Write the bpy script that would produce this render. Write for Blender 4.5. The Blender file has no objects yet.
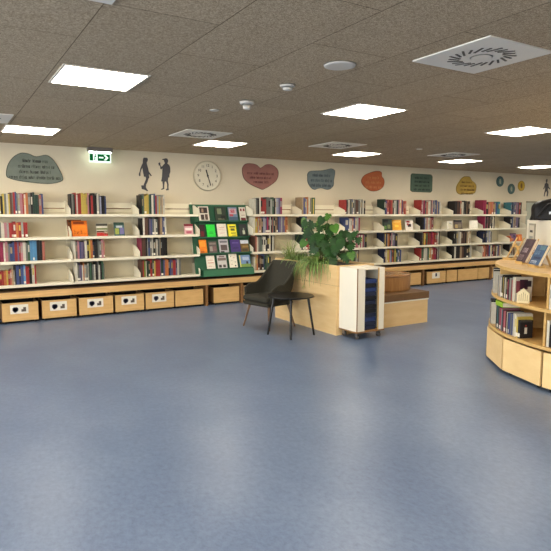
import bpy, bmesh, math, random
from mathutils import Vector, Matrix
random.seed(7)
C = bpy.context.scene.collection
PI = math.pi
R = math.radians

# ------------------------------------------------------------------ materials
def lin(c):
    out = []
    for v in c:
        v /= 255.0
        out.append(v / 12.92 if v <= 0.04045 else ((v + 0.055) / 1.055) ** 2.4)
    return (*out, 1.0)

MATS = {}
def base_mat(name):
    m = bpy.data.materials.new(name); m.use_nodes = True
    nt = m.node_tree; b = nt.nodes['Principled BSDF']
    return m, nt, b

def mat(name, rgb, rough=0.6, var=0.0, scale=20.0, spec=0.4, metal=0.0, stretch=None, var_obj=0.0, emit=None, bump=0.0):
    """principled colour, optionally mottled by noise and varied per object"""
    if name in MATS: return MATS[name]
    m, nt, b = base_mat(name)
    col = lin(rgb)
    b.inputs['Base Color'].default_value = col
    b.inputs['Roughness'].default_value = rough
    b.inputs['Specular IOR Level'].default_value = spec
    b.inputs['Metallic'].default_value = metal
    N, L = nt.nodes, nt.links
    tc = N.new('ShaderNodeTexCoord'); mp = N.new('ShaderNodeMapping')
    L.new(tc.outputs['Object'], mp.inputs['Vector'])
    if stretch: mp.inputs['Scale'].default_value = stretch
    nz = N.new('ShaderNodeTexNoise'); nz.inputs['Scale'].default_value = scale; nz.inputs['Detail'].default_value = 4
    L.new(mp.outputs['Vector'], nz.inputs['Vector'])
    hs = N.new('ShaderNodeHueSaturation'); hs.inputs['Color'].default_value = col
    mr = N.new('ShaderNodeMapRange')
    mr.inputs['To Min'].default_value = 1 - var; mr.inputs['To Max'].default_value = 1 + var
    mr.inputs['From Min'].default_value = 0.3; mr.inputs['From Max'].default_value = 0.7
    L.new(nz.outputs['Fac'], mr.inputs['Value'])
    if var_obj:
        oi = N.new('ShaderNodeObjectInfo'); m2 = N.new('ShaderNodeMapRange')
        m2.inputs['To Min'].default_value = 1 - var_obj; m2.inputs['To Max'].default_value = 1 + var_obj
        L.new(oi.outputs['Random'], m2.inputs['Value'])
        mu = N.new('ShaderNodeMath'); mu.operation = 'MULTIPLY'
        L.new(mr.outputs['Result'], mu.inputs[0]); L.new(m2.outputs['Result'], mu.inputs[1])
        L.new(mu.outputs[0], hs.inputs['Value'])
    else:
        L.new(mr.outputs['Result'], hs.inputs['Value'])
    L.new(hs.outputs['Color'], b.inputs['Base Color'])
    if bump:
        bp = N.new('ShaderNodeBump'); bp.inputs['Strength'].default_value = bump; bp.inputs['Distance'].default_value = 0.01
        L.new(nz.outputs['Fac'], bp.inputs['Height']); L.new(bp.outputs['Normal'], b.inputs['Normal'])
    if emit:
        b.inputs['Emission Color'].default_value = lin(emit[0]); b.inputs['Emission Strength'].default_value = emit[1]
    MATS[name] = m
    return m

def mat_floor():
    m, nt, b = base_mat('linoleum')
    N, L = nt.nodes, nt.links
    tc = N.new('ShaderNodeTexCoord')
    mp = N.new('ShaderNodeMapping'); mp.inputs['Scale'].default_value = (1.0, 0.7, 1); mp.inputs['Rotation'].default_value = (0, 0, R(20))
    L.new(tc.outputs['Object'], mp.inputs['Vector'])
    n1 = N.new('ShaderNodeTexNoise'); n1.inputs['Scale'].default_value = 1.6; n1.inputs['Detail'].default_value = 8; n1.inputs['Roughness'].default_value = 0.62
    n2 = N.new('ShaderNodeTexNoise'); n2.inputs['Scale'].default_value = 34; n2.inputs['Detail'].default_value = 8; n2.inputs['Roughness'].default_value = 0.7
    n2.inputs['Distortion'].default_value = 0.2
    L.new(mp.outputs['Vector'], n1.inputs['Vector']); L.new(mp.outputs['Vector'], n2.inputs['Vector'])
    r1 = N.new('ShaderNodeValToRGB')
    r1.color_ramp.elements[0].position = 0.3; r1.color_ramp.elements[0].color = lin(FLOOR_A)
    r1.color_ramp.elements[1].position = 0.7; r1.color_ramp.elements[1].color = lin(FLOOR_B)
    r2 = N.new('ShaderNodeValToRGB')
    r2.color_ramp.elements[0].position = 0.32; r2.color_ramp.elements[0].color = (0.76, 0.77, 0.80, 1)
    r2.color_ramp.elements[1].position = 0.70; r2.color_ramp.elements[1].color = (1.22, 1.21, 1.19, 1)
    L.new(n1.outputs['Fac'], r1.inputs['Fac']); L.new(n2.outputs['Fac'], r2.inputs['Fac'])
    mx = N.new('ShaderNodeMixRGB'); mx.blend_type = 'MULTIPLY'; mx.inputs['Fac'].default_value = 1
    L.new(r1.outputs['Color'], mx.inputs['Color1']); L.new(r2.outputs['Color'], mx.inputs['Color2'])
    L.new(mx.outputs['Color'], b.inputs['Base Color'])
    rr = N.new('ShaderNodeMapRange'); rr.inputs['To Min'].default_value = 0.26; rr.inputs['To Max'].default_value = 0.42
    L.new(n2.outputs['Fac'], rr.inputs['Value']); L.new(rr.outputs['Result'], b.inputs['Roughness'])
    b.inputs['Specular IOR Level'].default_value = 0.5
    bp = N.new('ShaderNodeBump'); bp.inputs['Strength'].default_value = 0.06; bp.inputs['Distance'].default_value = 0.01
    L.new(n2.outputs['Fac'], bp.inputs['Height']); L.new(bp.outputs['Normal'], b.inputs['Normal'])
    return m

def mat_ceiling():
    m, nt, b = base_mat('wood_wool_tiles')
    N, L = nt.nodes, nt.links
    tc = N.new('ShaderNodeTexCoord')
    n1 = N.new('ShaderNodeTexNoise'); n1.inputs['Scale'].default_value = 95; n1.inputs['Detail'].default_value = 3; n1.inputs['Roughness'].default_value = 0.7
    n1.inputs['Distortion'].default_value = 1.5
    L.new(tc.outputs['Object'], n1.inputs['Vector'])
    r1 = N.new('ShaderNodeValToRGB')
    r1.color_ramp.elements[0].position = 0.40; r1.color_ramp.elements[0].color = lin(CEIL_A)
    r1.color_ramp.elements[1].position = 0.60; r1.color_ramp.elements[1].color = lin(CEIL_B)
    L.new(n1.outputs['Fac'], r1.inputs['Fac'])
    n3 = N.new('ShaderNodeTexNoise'); n3.inputs['Scale'].default_value = 2.0; n3.inputs['Detail'].default_value = 2
    L.new(tc.outputs['Object'], n3.inputs['Vector'])
    # joints: long ones run towards the shelves, short ones staggered every 1.2 m
    sp = N.new('ShaderNodeSeparateXYZ'); cb = N.new('ShaderNodeCombineXYZ')
    L.new(tc.outputs['Object'], sp.inputs[0])
    ax = N.new('ShaderNodeMath'); ax.operation = 'ADD'; ax.inputs[1].default_value = 120 - 0.96
    ay = N.new('ShaderNodeMath'); ay.operation = 'ADD'; ay.inputs[1].default_value = 60 - 0.73
    L.new(sp.outputs['Y'], ax.inputs[0]); L.new(sp.outputs['X'], ay.inputs[0])
    L.new(ax.outputs[0], cb.inputs['X']); L.new(ay.outputs[0], cb.inputs['Y'])
    br = N.new('ShaderNodeTexBrick'); br.offset = 0.5; br.offset_frequency = 2; br.squash = 1
    br.inputs['Scale'].default_value = 1; br.inputs['Brick Width'].default_value = 1.2; br.inputs['Row Height'].default_value = 0.6
    br.inputs['Mortar Size'].default_value = 0.0035; br.inputs['Mortar Smooth'].default_value = 0.3
    br.inputs['Color1'].default_value = (1.04, 1.04, 1.04, 1); br.inputs['Color2'].default_value = (0.95, 0.95, 0.95, 1); br.inputs['Mortar'].default_value = (0.35, 0.33, 0.3, 1)
    L.new(cb.outputs[0], br.inputs['Vector'])
    mx = N.new('ShaderNodeMixRGB'); mx.blend_type = 'MULTIPLY'; mx.inputs['Fac'].default_value = 1
    L.new(r1.outputs['Color'], mx.inputs['Color1']); L.new(br.outputs['Color'], mx.inputs['Color2'])
    L.new(mx.outputs['Color'], b.inputs['Base Color'])
    b.inputs['Roughness'].default_value = 0.95; b.inputs['Specular IOR Level'].default_value = 0.1
    bp = N.new('ShaderNodeBump'); bp.inputs['Strength'].default_value = 0.5; bp.inputs['Distance'].default_value = 0.006
    L.new(n1.outputs['Fac'], bp.inputs['Height']); L.new(bp.outputs['Normal'], b.inputs['Normal'])
    return m

def mat_wood(name, dark, light, axis=(1, 1, 1), rough=0.45):
    if name in MATS: return MATS[name]
    m, nt, b = base_mat(name)
    N, L = nt.nodes, nt.links
    tc = N.new('ShaderNodeTexCoord'); mp = N.new('ShaderNodeMapping'); mp.inputs['Scale'].default_value = axis
    L.new(tc.outputs['Object'], mp.inputs['Vector'])
    nz = N.new('ShaderNodeTexNoise'); nz.inputs['Scale'].default_value = 6; nz.inputs['Detail'].default_value = 6; nz.inputs['Roughness'].default_value = 0.6
    L.new(mp.outputs['Vector'], nz.inputs['Vector'])
    cr = N.new('ShaderNodeValToRGB')
    cr.color_ramp.elements[0].position = 0.3; cr.color_ramp.elements[0].color = lin(dark)
    cr.color_ramp.elements[1].position = 0.72; cr.color_ramp.elements[1].color = lin(light)
    L.new(nz.outputs['Fac'], cr.inputs['Fac']); L.new(cr.outputs['Color'], b.inputs['Base Color'])
    b.inputs['Roughness'].default_value = rough
    MATS[name] = m
    return m

def mat_emit(name, rgb, strength):
    if name in MATS: return MATS[name]
    m = bpy.data.materials.new(name); m.use_nodes = True
    nt = m.node_tree; nt.nodes.clear()
    e = nt.nodes.new('ShaderNodeEmission'); e.inputs['Color'].default_value = lin(rgb); e.inputs['Strength'].default_value = strength
    o = nt.nodes.new('ShaderNodeOutputMaterial'); nt.links.new(e.outputs[0], o.inputs[0])
    MATS[name] = m
    return m

def mat_glass():
    m = bpy.data.materials.new('window_glass'); m.use_nodes = True
    nt = m.node_tree; nt.nodes.clear()
    t = nt.nodes.new('ShaderNodeBsdfTransparent'); g = nt.nodes.new('ShaderNodeBsdfGlossy'); g.inputs['Roughness'].default_value = 0.02
    mx = nt.nodes.new('ShaderNodeMixShader'); mx.inputs[0].default_value = 0.08
    o = nt.nodes.new('ShaderNodeOutputMaterial')
    nt.links.new(t.outputs[0], mx.inputs[1]); nt.links.new(g.outputs[0], mx.inputs[2]); nt.links.new(mx.outputs[0], o.inputs[0])
    return m

FLOOR_A, FLOOR_B = (90, 108, 138), (107, 124, 151)
CEIL_A, CEIL_B = (142, 124, 101), (204, 186, 158)
M_FLOOR = mat_floor(); M_CEIL = mat_ceiling()
M_WALL = mat('wall_paint', (214, 202, 176), 0.85, 0.02, 3, 0.2)
M_WHITE = mat('shelf_enamel', (232, 224, 200), 0.4, 0.015, 5)
M_LAM = mat('white_laminate', (236, 229, 210), 0.45, 0.015, 4)
M_BIRCH = mat_wood('birch_plywood', (220, 184, 128), (230, 198, 144), (0.6, 0.6, 3))
M_BIRCHH = mat_wood('birch_plywood_long', (196, 152, 92), (222, 182, 122), (0.5, 4, 8))
M_EDGE = mat_wood('plywood_edge', (120, 84, 48), (160, 118, 72), (1, 1, 20))
M_OAK = mat_wood('honey_wood', (192, 152, 88), (214, 176, 110), (1.5, 1.5, 3))
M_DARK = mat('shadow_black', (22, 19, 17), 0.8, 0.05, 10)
M_BLACK = mat('black_lacquer', (20, 20, 20), 0.35, 0.05, 10)
M_STEEL = mat('steel', (150, 150, 150), 0.3, 0.05, 10, metal=0.9)
M_PAPER = mat('white_paper', (226, 220, 204), 0.7, 0.03, 30)
M_PAGES = mat('book_pages', (222, 208, 176), 0.85, 0.06, 60)
M_PLASTIC = mat('white_plastic', (205, 200, 190), 0.5, 0.03, 8)
M_INK = mat('dark_ink', (38, 34, 34), 0.7, 0.05, 20)

# ------------------------------------------------------------------ mesh helpers
class MB:
    def __init__(s): s.v = []; s.f = []; s.m = []; s.mats = []
    def mi(s, m):
        if m not in s.mats: s.mats.append(m)
        return s.mats.index(m)
    def add(s, vs, fs, m, T=None):
        n = len(s.v); k = s.mi(m)
        for p in vs:
            p = Vector(p)
            s.v.append(tuple(T @ p if T else p))
        for f in fs: s.f.append([i + n for i in f]); s.m.append(k)
        return s
    def box(s, x0, x1, y0, y1, z0, z1, m, T=None):
        vs = [(x0,y0,z0),(x1,y0,z0),(x1,y1,z0),(x0,y1,z0),(x0,y0,z1),(x1,y0,z1),(x1,y1,z1),(x0,y1,z1)]
        return s.add(vs, [(0,3,2,1),(4,5,6,7),(0,1,5,4),(1,2,6,5),(2,3,7,6),(3,0,4,7)], m, T)
    def prism(s, pts, z0, z1, m, T=None):
        """pts counter-clockwise in xy, extruded along z"""
        a = sum(pts[i][0]*pts[(i+1)%len(pts)][1]-pts[(i+1)%len(pts)][0]*pts[i][1] for i in range(len(pts)))
        if a < 0: pts = pts[::-1]
        n = len(pts)
        vs = [(p[0],p[1],z0) for p in pts] + [(p[0],p[1],z1) for p in pts]
        fs = [tuple(range(n-1,-1,-1)), tuple(range(n, 2*n))] + [(i,(i+1)%n,n+(i+1)%n,n+i) for i in range(n)]
        return s.add(vs, fs, m, T)
    def tube(s, pts, rads, m, n=10, T=None, cap=True):
        if not hasattr(rads, '__len__'): rads = [rads]*len(pts)
        pts = [Vector(p) for p in pts]; vs = []; fs = []
        up = None
        for i, p in enumerate(pts):
            d = (pts[min(i+1,len(pts)-1)] - pts[max(i-1,0)]).normalized()
            if up is None: up = Vector((0,0,1)) if abs(d.z) < .9 else Vector((1,0,0))
            a = d.cross(up).normalized(); b = a.cross(d).normalized()
            for k in range(n):
                t = 2*PI*k/n; vs.append(p + (a*math.cos(t)+b*math.sin(t))*rads[i])
        for i in range(len(pts)-1):
            for k in range(n):
                fs.append((i*n+k, i*n+(k+1)%n, (i+1)*n+(k+1)%n, (i+1)*n+k))
        if cap: fs += [tuple(range(n))[::-1], tuple(range((len(pts)-1)*n, len(pts)*n))]
        return s.add(vs, fs, m, T)
    def lathe(s, prof, m, n=32, T=None):
        vs = []; fs = []
        for r, z in prof:
            for k in range(n): vs.append((r*math.cos(2*PI*k/n), r*math.sin(2*PI*k/n), z))
        for i in range(len(prof)-1):
            for k in range(n): fs.append((i*n+k, i*n+(k+1)%n, (i+1)*n+(k+1)%n, (i+1)*n+k))
        fs += [tuple(range(n))[::-1], tuple(range((len(prof)-1)*n, len(prof)*n))]
        return s.add(vs, fs, m, T)
    def arc(s, c, r0, r1, z0, z1, a0, a1, m, n=24, facet=False):
        vs = []; fs = []
        for i in range(n+1):
            a = R(a0 + (a1-a0)*i/n); ca, sa = math.cos(a), math.sin(a)
            for r, z in ((r0,z0),(r1,z0),(r1,z1),(r0,z1)): vs.append((c[0]+r*ca, c[1]+r*sa, z))
        for i in range(n):
            k = i*4
            for j in range(4): fs.append((k+j, k+4+j, k+4+(j+1)%4, k+(j+1)%4))
        fs += [(0,1,2,3), (n*4+3,n*4+2,n*4+1,n*4)]
        return s.add(vs, fs, m)
    def build(s, name, parent=None, smooth=False, bevel=0, seg=2, loc=None, kind=None):
        me = bpy.data.meshes.new(name); me.from_pydata(s.v, [], s.f)
        for m in s.mats: me.materials.append(m)
        for p, k in zip(me.polygons, s.m):
            p.material_index = k; p.use_smooth = smooth
        bm = bmesh.new(); bm.from_mesh(me); bmesh.ops.recalc_face_normals(bm, faces=bm.faces); bm.to_mesh(me); bm.free()
        o = bpy.data.objects.new(name, me); C.objects.link(o)
        if parent: o.parent = parent
        if loc: o.location = loc
        if bevel:
            b = o.modifiers.new('bevel', 'BEVEL'); b.width = bevel; b.segments = seg; b.limit_method = 'ANGLE'; b.angle_limit = R(50)
        if smooth:
            try:
                w = o.modifiers.new('wn', 'WEIGHTED_NORMAL'); w.keep_sharp = True
            except Exception: pass
        if kind: o['kind'] = kind
        return o

def tag(o, label, cat, group=None, kind=None):
    o['label'] = label; o['category'] = cat
    if group: o['group'] = group
    if kind: o['kind'] = kind
    return o
def thing(name, label, cat, loc=(0,0,0), rz=0, group=None):
    o = bpy.data.objects.new(name, None); C.objects.link(o); o.empty_display_size = 0.05
    o.location = loc; o.rotation_euler = (0,0,rz)
    return tag(o, label, cat, group)
def struct(o): o['kind'] = 'structure'; return o
def copy_tree(o, loc=None, label=None):
    r = o.copy(); C.objects.link(r)
    for ch in list(o.children):
        c = ch.copy(); C.objects.link(c); c.parent = r
        for g in ch.children:
            d = g.copy(); C.objects.link(d); d.parent = c
    if loc is not None: r.location = loc
    if label: r['label'] = label
    return r

def text_mesh(body, size, m, T):
    cu = bpy.data.curves.new('lettering', 'FONT'); cu.body = body; cu.size = size; cu.align_x = 'CENTER'; cu.align_y = 'CENTER'; cu.extrude = 0.001
    ob = bpy.data.objects.new('lettering_source', cu); C.objects.link(ob)
    dg = bpy.context.evaluated_depsgraph_get(); ev = ob.evaluated_get(dg)
    me = bpy.data.meshes.new_from_object(ev); 
    vs = [tuple(v.co) for v in me.vertices]; fs = [tuple(p.vertices) for p in me.polygons]
    bpy.data.objects.remove(ob); bpy.data.curves.remove(cu); bpy.data.meshes.remove(me)
    return vs, fs

# ------------------------------------------------------------------ room shell
WALL_Y = 8.69; CEIL = 2.5
X0, X1, Y0 = -5.0, 17.0, -6.0
struct(MB().box(X0, X1, Y0, WALL_Y, -0.1, 0, M_FLOOR).build('floor'))
struct(MB().box(X0, X1, Y0, WALL_Y, CEIL, CEIL+.1, M_CEIL).build('ceiling'))
struct(MB().box(X0-.15, X1+.15, WALL_Y, WALL_Y+.15, -.1, CEIL+.1, M_WALL).build('wall_back'))
struct(MB().box(X0-.15, X1+.15, Y0-.15, Y0, -.1, CEIL+.1, M_WALL).build('wall_front'))
struct(MB().box(X1, X1+.15, Y0, WALL_Y, -.1, CEIL+.1, M_WALL).build('wall_right'))
wins = [(-4.6, -2.2), (-1.6, 0.8), (1.4, 3.8), (4.4, 6.8)]
w = MB(); w.box(X0-.15, X0, Y0, WALL_Y, -.1, .9, M_WALL); w.box(X0-.15, X0, Y0, WALL_Y, 2.2, CEIL+.1, M_WALL)
e = [Y0] + [v for p in wins for v in p] + [WALL_Y]
for i in range(0, len(e), 2): w.box(X0-.15, X0, e[i], e[i+1], .9, 2.2, M_WALL)
struct(w.build('wall_left'))
GL = mat_glass()
for k, (a, b) in enumerate(wins):
    f = MB()
    for q in ((a, a+.06), ((a+b)/2-.03, (a+b)/2+.03), (b-.06, b)): f.box(X0-.11, X0-.03, q[0], q[1], .9, 2.2, M_LAM)
    f.box(X0-.11, X0-.03, a, b, .9, .96, M_LAM); f.box(X0-.11, X0-.03, a, b, 2.14, 2.2, M_LAM)
    wo = struct(f.build(f'window_{k+1}'))
    MB().box(X0-.075, X0-.065, a+.06, b-.06, .96, 2.14, GL).build('pane', wo)
    L = bpy.data.lights.new(f'daylight_{k+1}', 'AREA'); L.shape = 'RECTANGLE'; L.size = 1.3; L.size_y = b-a; L.energy = 120; L.color = (0.92, 0.96, 1.0)
    lo = bpy.data.objects.new(f'daylight_{k+1}', L); C.objects.link(lo); lo.location = (X0-.25, (a+b)/2, 1.55); lo.rotation_euler = (0, R(-90), 0)

# ------------------------------------------------------------------ ceiling fittings
M_PANEL = mat_emit('panel_glow', (255, 244, 226), 13)
M_FRAME = mat('panel_frame', (205, 198, 184), 0.5, 0.02, 6)
def light_panel(label):
    t = thing('ceiling_light', label, 'ceiling light', group='square ceiling light panels')
    f = MB()
    for (a,b,c,d) in ((-.3,.3,-.3,-.283),(-.3,.3,.283,.3),(-.3,-.283,-.283,.283),(.283,.3,-.283,.283)): f.box(a,b,c,d,-.008,0,M_FRAME)
    f.build('frame', t)
    MB().box(-.283,.283,-.283,.283,-.006,0,M_PANEL).build('diffuser', t)
    return t
lab_vis = {(2,3): 'square ceiling light panel, big and bright over the empty floor near the exit sign',
 (2,4): 'square ceiling light panel just in front of the cloud sign, second from the exit sign',
 (3,3): 'square ceiling light panel over the chair and planter', (3,4): 'square ceiling light panel in front of the wall clock',
 (4,3): 'square ceiling light panel beside the large round-slotted air vent', (4,4): 'square ceiling light panel in front of the slate blue sign',
 (5,4): 'square ceiling light panel in front of the yellow sign', (6,4): 'square ceiling light panel deep in the room by the far walking figure'}
XS = [-3.85, -1.4, 1.05, 3.53, 5.98, 8.35, 10.75, 13.3]; YS = [-4.7, -1.7, 1.3, 4.27, 7.25]
LP = None
ordw = ['first','second','third','fourth','fifth','sixth','seventh','eighth','ninth','tenth','eleventh','twelfth','thirteenth','fourteenth','fifteenth','sixteenth','seventeenth','eighteenth','nineteenth','twentieth','twenty-first','twenty-second','twenty-third','twenty-fourth','twenty-fifth','twenty-sixth']
MEAS = {(2,3):(1.065,4.275),(2,4):(.99,7.24),(3,3):(3.60,4.265),(3,4):(3.475,7.24),(4,3):(6.08,4.27),(5,4):(8.44,7.2),(6,4):(10.85,7.2)}
for i, x_ in enumerate(XS):
    for j, y_ in enumerate(YS):
        x, y = MEAS.get((i,j), (x_, y_))
        lb = lab_vis.get((i,j), f'square ceiling light panel out of view, {ordw[i]} column and {ordw[j]} row from the windows')
        if LP is None: LP = light_panel(lb); LP.location = (x,y,CEIL)
        else: copy_tree(LP, (x,y,CEIL), lb)

def vent(label, x, y):
    t = thing('ceiling_vent', label, 'air vent', (x,y,CEIL), group='square ceiling air vents')
    MB().box(-.3,.3,-.3,.3,-.008,0,mat('vent_white', (226,222,212), .5, .02, 6)).build('plate', t)
    s = MB(); n = 22
    for k in range(n):
        a = 2*PI*k/n; ln = .1 if k % 2 else .075
        T = Matrix.Translation((math.cos(a)*.165, math.sin(a)*.165, 0)) @ Matrix.Rotation(a+R(35), 4, 'Z')
        s.box(-ln/2, ln/2, -.007, .007, -.011, -.007, mat('slot_grey',(86,80,72),.7), T)
    s.build('slots', t)
    r = MB().lathe([(.055,-.014),(.07,-.008)], mat('vent_white', (190,186,178)), 24).build('hub', t, True)
    return t
vent('largest looking square air vent, its dark slots clearly visible, upper right of picture', 3.0, 2.42)
vent('pale air vent beside the light panel before the clock', 2.85, 6.5)
vent('pale air vent between the clock light and the slate sign light', 5.0, 6.5)
vent('faint air vent ahead of the green sign', 7.45, 6.5)
vent('air vent touching the light panel at the cloud sign', .40, 6.52)
vent('air vent at the upper picture edge over the open floor', .46, 2.45)
def lathed(name, label, cat, prof, x, y, z, m, n=28):
    return tag(MB().lathe(prof, m, n).build(name, None, True, loc=(x,y,z)), label, cat)
lathed('ceiling_speaker', 'flat round white ceiling disc ahead of the big air vent', 'speaker', [(.085,-.014),(.105,-.01),(.11,0)], 2.36, 3.05, CEIL, M_PLASTIC)
t = thing('smoke_detector', 'white smoke detector nearer the round ceiling disc', 'smoke detector', (2.37,3.72,CEIL))
MB().lathe([(.045,-.018),(.058,-.012),(.062,0)], M_PLASTIC).build('base', t, True); MB().lathe([(.02,-.042),(.036,-.036),(.04,-.018)], M_PLASTIC).build('sensor_cap', t, True)
t = thing('smoke_detector', 'white smoke detector with a hanging cap near the clock light', 'smoke detector', (2.39,4.42,CEIL))
MB().lathe([(.055,-.03),(.065,-.02),(.065,0)], M_PLASTIC).build('base', t, True); MB().lathe([(.022,-.075),(.036,-.065),(.04,-.03)], M_PLASTIC).build('sensor_cap', t, True)
lathed('sprinkler_cap', 'small flat white cap on the ceiling between vent and smoke detector', 'ceiling cap', [(.035,-.01),(.045,-.006),(.048,0)], 2.32, 4.95, CEIL, M_PLASTIC)
lathed('sprinkler_cap', 'small flat white cap on the ceiling near the green sign', 'ceiling cap', [(.035,-.01),(.045,-.006),(.048,0)], 6.35, 6.2, CEIL, M_PLASTIC)

# ------------------------------------------------------------------ wall shelving
PITCH = 1.0; XB = 0.61; SY0, SY1 = 8.35, 8.66
SZ = [1.505, 1.18, 0.852, 0.525]          # top faces of the boards
def make_shelf(wd, label, boards=True, last=False):
    t = thing('bookshelf_bay', label, 'shelving', (0, 0, 0), group='white steel wall shelving bays')
    if boards:
        for z in SZ:
            b = MB(); b.box(.004, wd-.004, SY0, SY1, z-.012, z, M_WHITE); b.box(.004, wd-.004, SY0-.003, SY0+.01, z-.036, z, M_WHITE)
            b.build('shelf_board', t)
        bk = MB(); bk.box(.004, wd-.004, SY1, SY1+.008, .50, 1.535, mat('shelf_back', (214,204,176), .5, .02, 4)); bk.build('back_panel', t)
        r = MB(); r.box(.004, wd-.004, SY1-.004, SY1+.01, 1.535, 1.585, M_WHITE); r.box(.004, wd-.004, SY1-.004, SY1+.01, 1.598, 1.68, M_WHITE)
        r.box(.004, wd-.004, SY1+.012, SY1+.02, 1.58, 1.6, M_EDGE)
        r.build('back_rail', t)
        for z in (1.14, .815, ): 
            pass
    for k, z in enumerate(SZ):
        h = .165 if k else .145
        for xx in ([0, wd-.012] if last else [0]):
            b = MB()
            pts = [(SY0-.01, z-.03), (SY0-.01, z+.075), (SY0+.19, z+h), (SY1, z+h), (SY1, z-.03)]
            T = Matrix(((0,0,1,xx),(1,0,0,0),(0,1,0,0),(0,0,0,1)))
            b.prism(pts, 0, .012, M_WHITE, T); b.build('side_bracket', t)
    MB().box(-.012, .012, SY1, SY1+.025, .45, 1.70, M_WHITE).build('upright', t)
    return t
LM = {0:'under the cloud sign',1:'under the exit sign',2:'under the walking figures',3:'under the clock',4:'under the heart sign',5:'under the slate sign',
      6:'before the orange sign',7:'under the orange sign',8:'under the green sign',9:'before the yellow sign',10:'under the yellow sign',11:'under the round plaques'}
BAYL = {0:'white wall shelf bay under the cloud-shaped sign', 1:'white wall shelf bay under the green exit sign', 2:'white wall shelf bay under the two child silhouettes',
 4:'white wall shelf bay under the pink heart sign', 5:'white wall shelf bay under the slate blue sign, partly behind the plant', 6:'white wall shelf bay behind the big-leaved plant, before the orange sign',
 7:'white wall shelf bay under the orange sign', 8:'white wall shelf bay under the green rounded sign', 9:'white wall shelf bay between the green and yellow signs', 10:'white wall shelf bay under the yellow sign'}
S0 = make_shelf(1.0, BAYL[0]); S0.location.x = XB
for b in BAYL:
    if b: copy_tree(S0, (XB+b*PITCH,0,0), BAYL[b])
s = make_shelf(.62, 'short end bay of white wall shelf under the round plaques', last=True); s.location.x = XB+11
s = make_shelf(1.0, 'white shelf uprights framing the green display board under the clock', boards=False); s.location.x = XB+3
s = copy_tree(S0, (XB-1,0,0), 'white wall shelf bay past the picture edge beside the cloud sign bay')

# bench along the wall
BT = .44
t = thing('long_bench', 'long birch bench top running below all the wall shelves', 'bench', (0,0,0))
struct(MB().box(-2, 12.6, 8.335, 8.345, 0, .03, M_DARK).build('box_shade_strip_1'))  # black strip added to stand for the shade beneath the boxes
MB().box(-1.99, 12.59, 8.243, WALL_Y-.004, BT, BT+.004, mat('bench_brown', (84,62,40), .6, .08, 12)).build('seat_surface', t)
MB().box(-2, 12.6, 8.235, WALL_Y-.002, BT-.09, BT, M_BIRCHH).build('bench_top', t)
MB().box(-2, 12.6, WALL_Y-.03, WALL_Y-.002, 0, BT-.09, M_DARK).build('rear_panel', t)  # black sheet, deep shade under the bench put into its colour
for x in (3.68, 4.33, 8.66, 10.86, 12.4): MB().box(x, x+.035, 8.25, WALL_Y-.03, 0, BT-.09, mat_wood('support_wood', (120,84,48), (150,108,64), (2,2,5))).build('support_panel', t)
# pull-out boxes
M_BOX = mat_wood('box_birch', (204, 160, 98), (222, 182, 120), (.7, .7, 5))
M_CARC = mat_wood('box_side_shaded', (132, 98, 60), (158, 120, 76), (.7, .7, 5))  # birch darkened: shade inside the boxes is put into the colour
M_PRINT = mat('label_print', (58, 62, 84), .7, .3, 60)
M_PRINT2 = mat('label_print_brown', (96, 84, 72), .7, .3, 60)
def pull_box(x0, x1, label, sticker=0, y=8.27):
    t = thing('storage_box', label, 'storage box', (x0, y, 0), group='birch pull-out boxes under the bench')
    w = x1-x0; h = .288; b = MB(); z=.035
    b.box(0, w, 0, .018, z, h, M_BOX)
    b.build('front_panel', t)
    b = MB(); b.box(0,.015,.018,.36,z,h,M_CARC); b.box(w-.015,w,.018,.36,z,h,M_CARC); b.box(0,w,.36,.375,z,h-.1,M_CARC); b.box(.015,w-.015,.018,.36,z,z+.015,M_CARC)
    b.build('carcass', t)
    for xx in (.04, w-.04):
        for yy in (.03,.32): MB().tube([(xx-.01,yy,.018),(xx+.01,yy,.018)], .0175, M_BLACK, 10).build('wheel', t)
    if sticker:
        cx = w*.47; s = MB(); s.box(cx-.115, cx+.115, -.0015, 0, .135, .262, M_PAPER)
        st = s.build('label_sheet', t); 
        if sticker == 1:
            p = MB()
            for a in range(9): 
                an = 2*PI*a/9; p.box(-.02,.02,-.001,0,-.012,.012,M_PRINT, Matrix.Translation((cx-.05+.018*math.cos(an), -.0018, .197+.02*math.sin(an))))
            p.box(cx-.07,cx-.04,-.0028,-.0015,.155,.168,M_PRINT)
            p.build('picture', st); p = MB()
            p.box(cx+.025,cx+.085,-.0028,-.0015,.16,.195,M_PRINT2); p.box(cx+.05,cx+.085,-.0028,-.0015,.195,.222,M_PRINT2)
            p.build('picture', st)
        else:
            MB().box(cx-.02,cx+.03,-.0028,-.0015,.175,.245,M_PRINT).build('print', st)
    return t
near = ['birch storage box with printed label at the picture edge under the cloud sign', 'birch storage box with printed label, second along from the cloud sign end',
 'birch storage box with printed label, third along, under the exit sign', 'birch storage box with printed label, fourth along, past the exit sign',
 'birch storage box with printed label, last labelled one before two plain boxes', 'plain birch storage box without label next to the labelled boxes',
 'plain birch storage box standing apart, nearest the chair']
for (a,b), lb, st in zip([(.66,1.12),(1.17,1.635),(1.675,2.165),(2.20,2.64),(2.67,3.13),(3.155,3.635),(3.83,4.30)], near, [1,1,1,1,1,0,0]): pull_box(a,b,lb,st)
pull_box(4.39,4.85,'plain birch storage box mostly behind the dark armchair')
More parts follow.
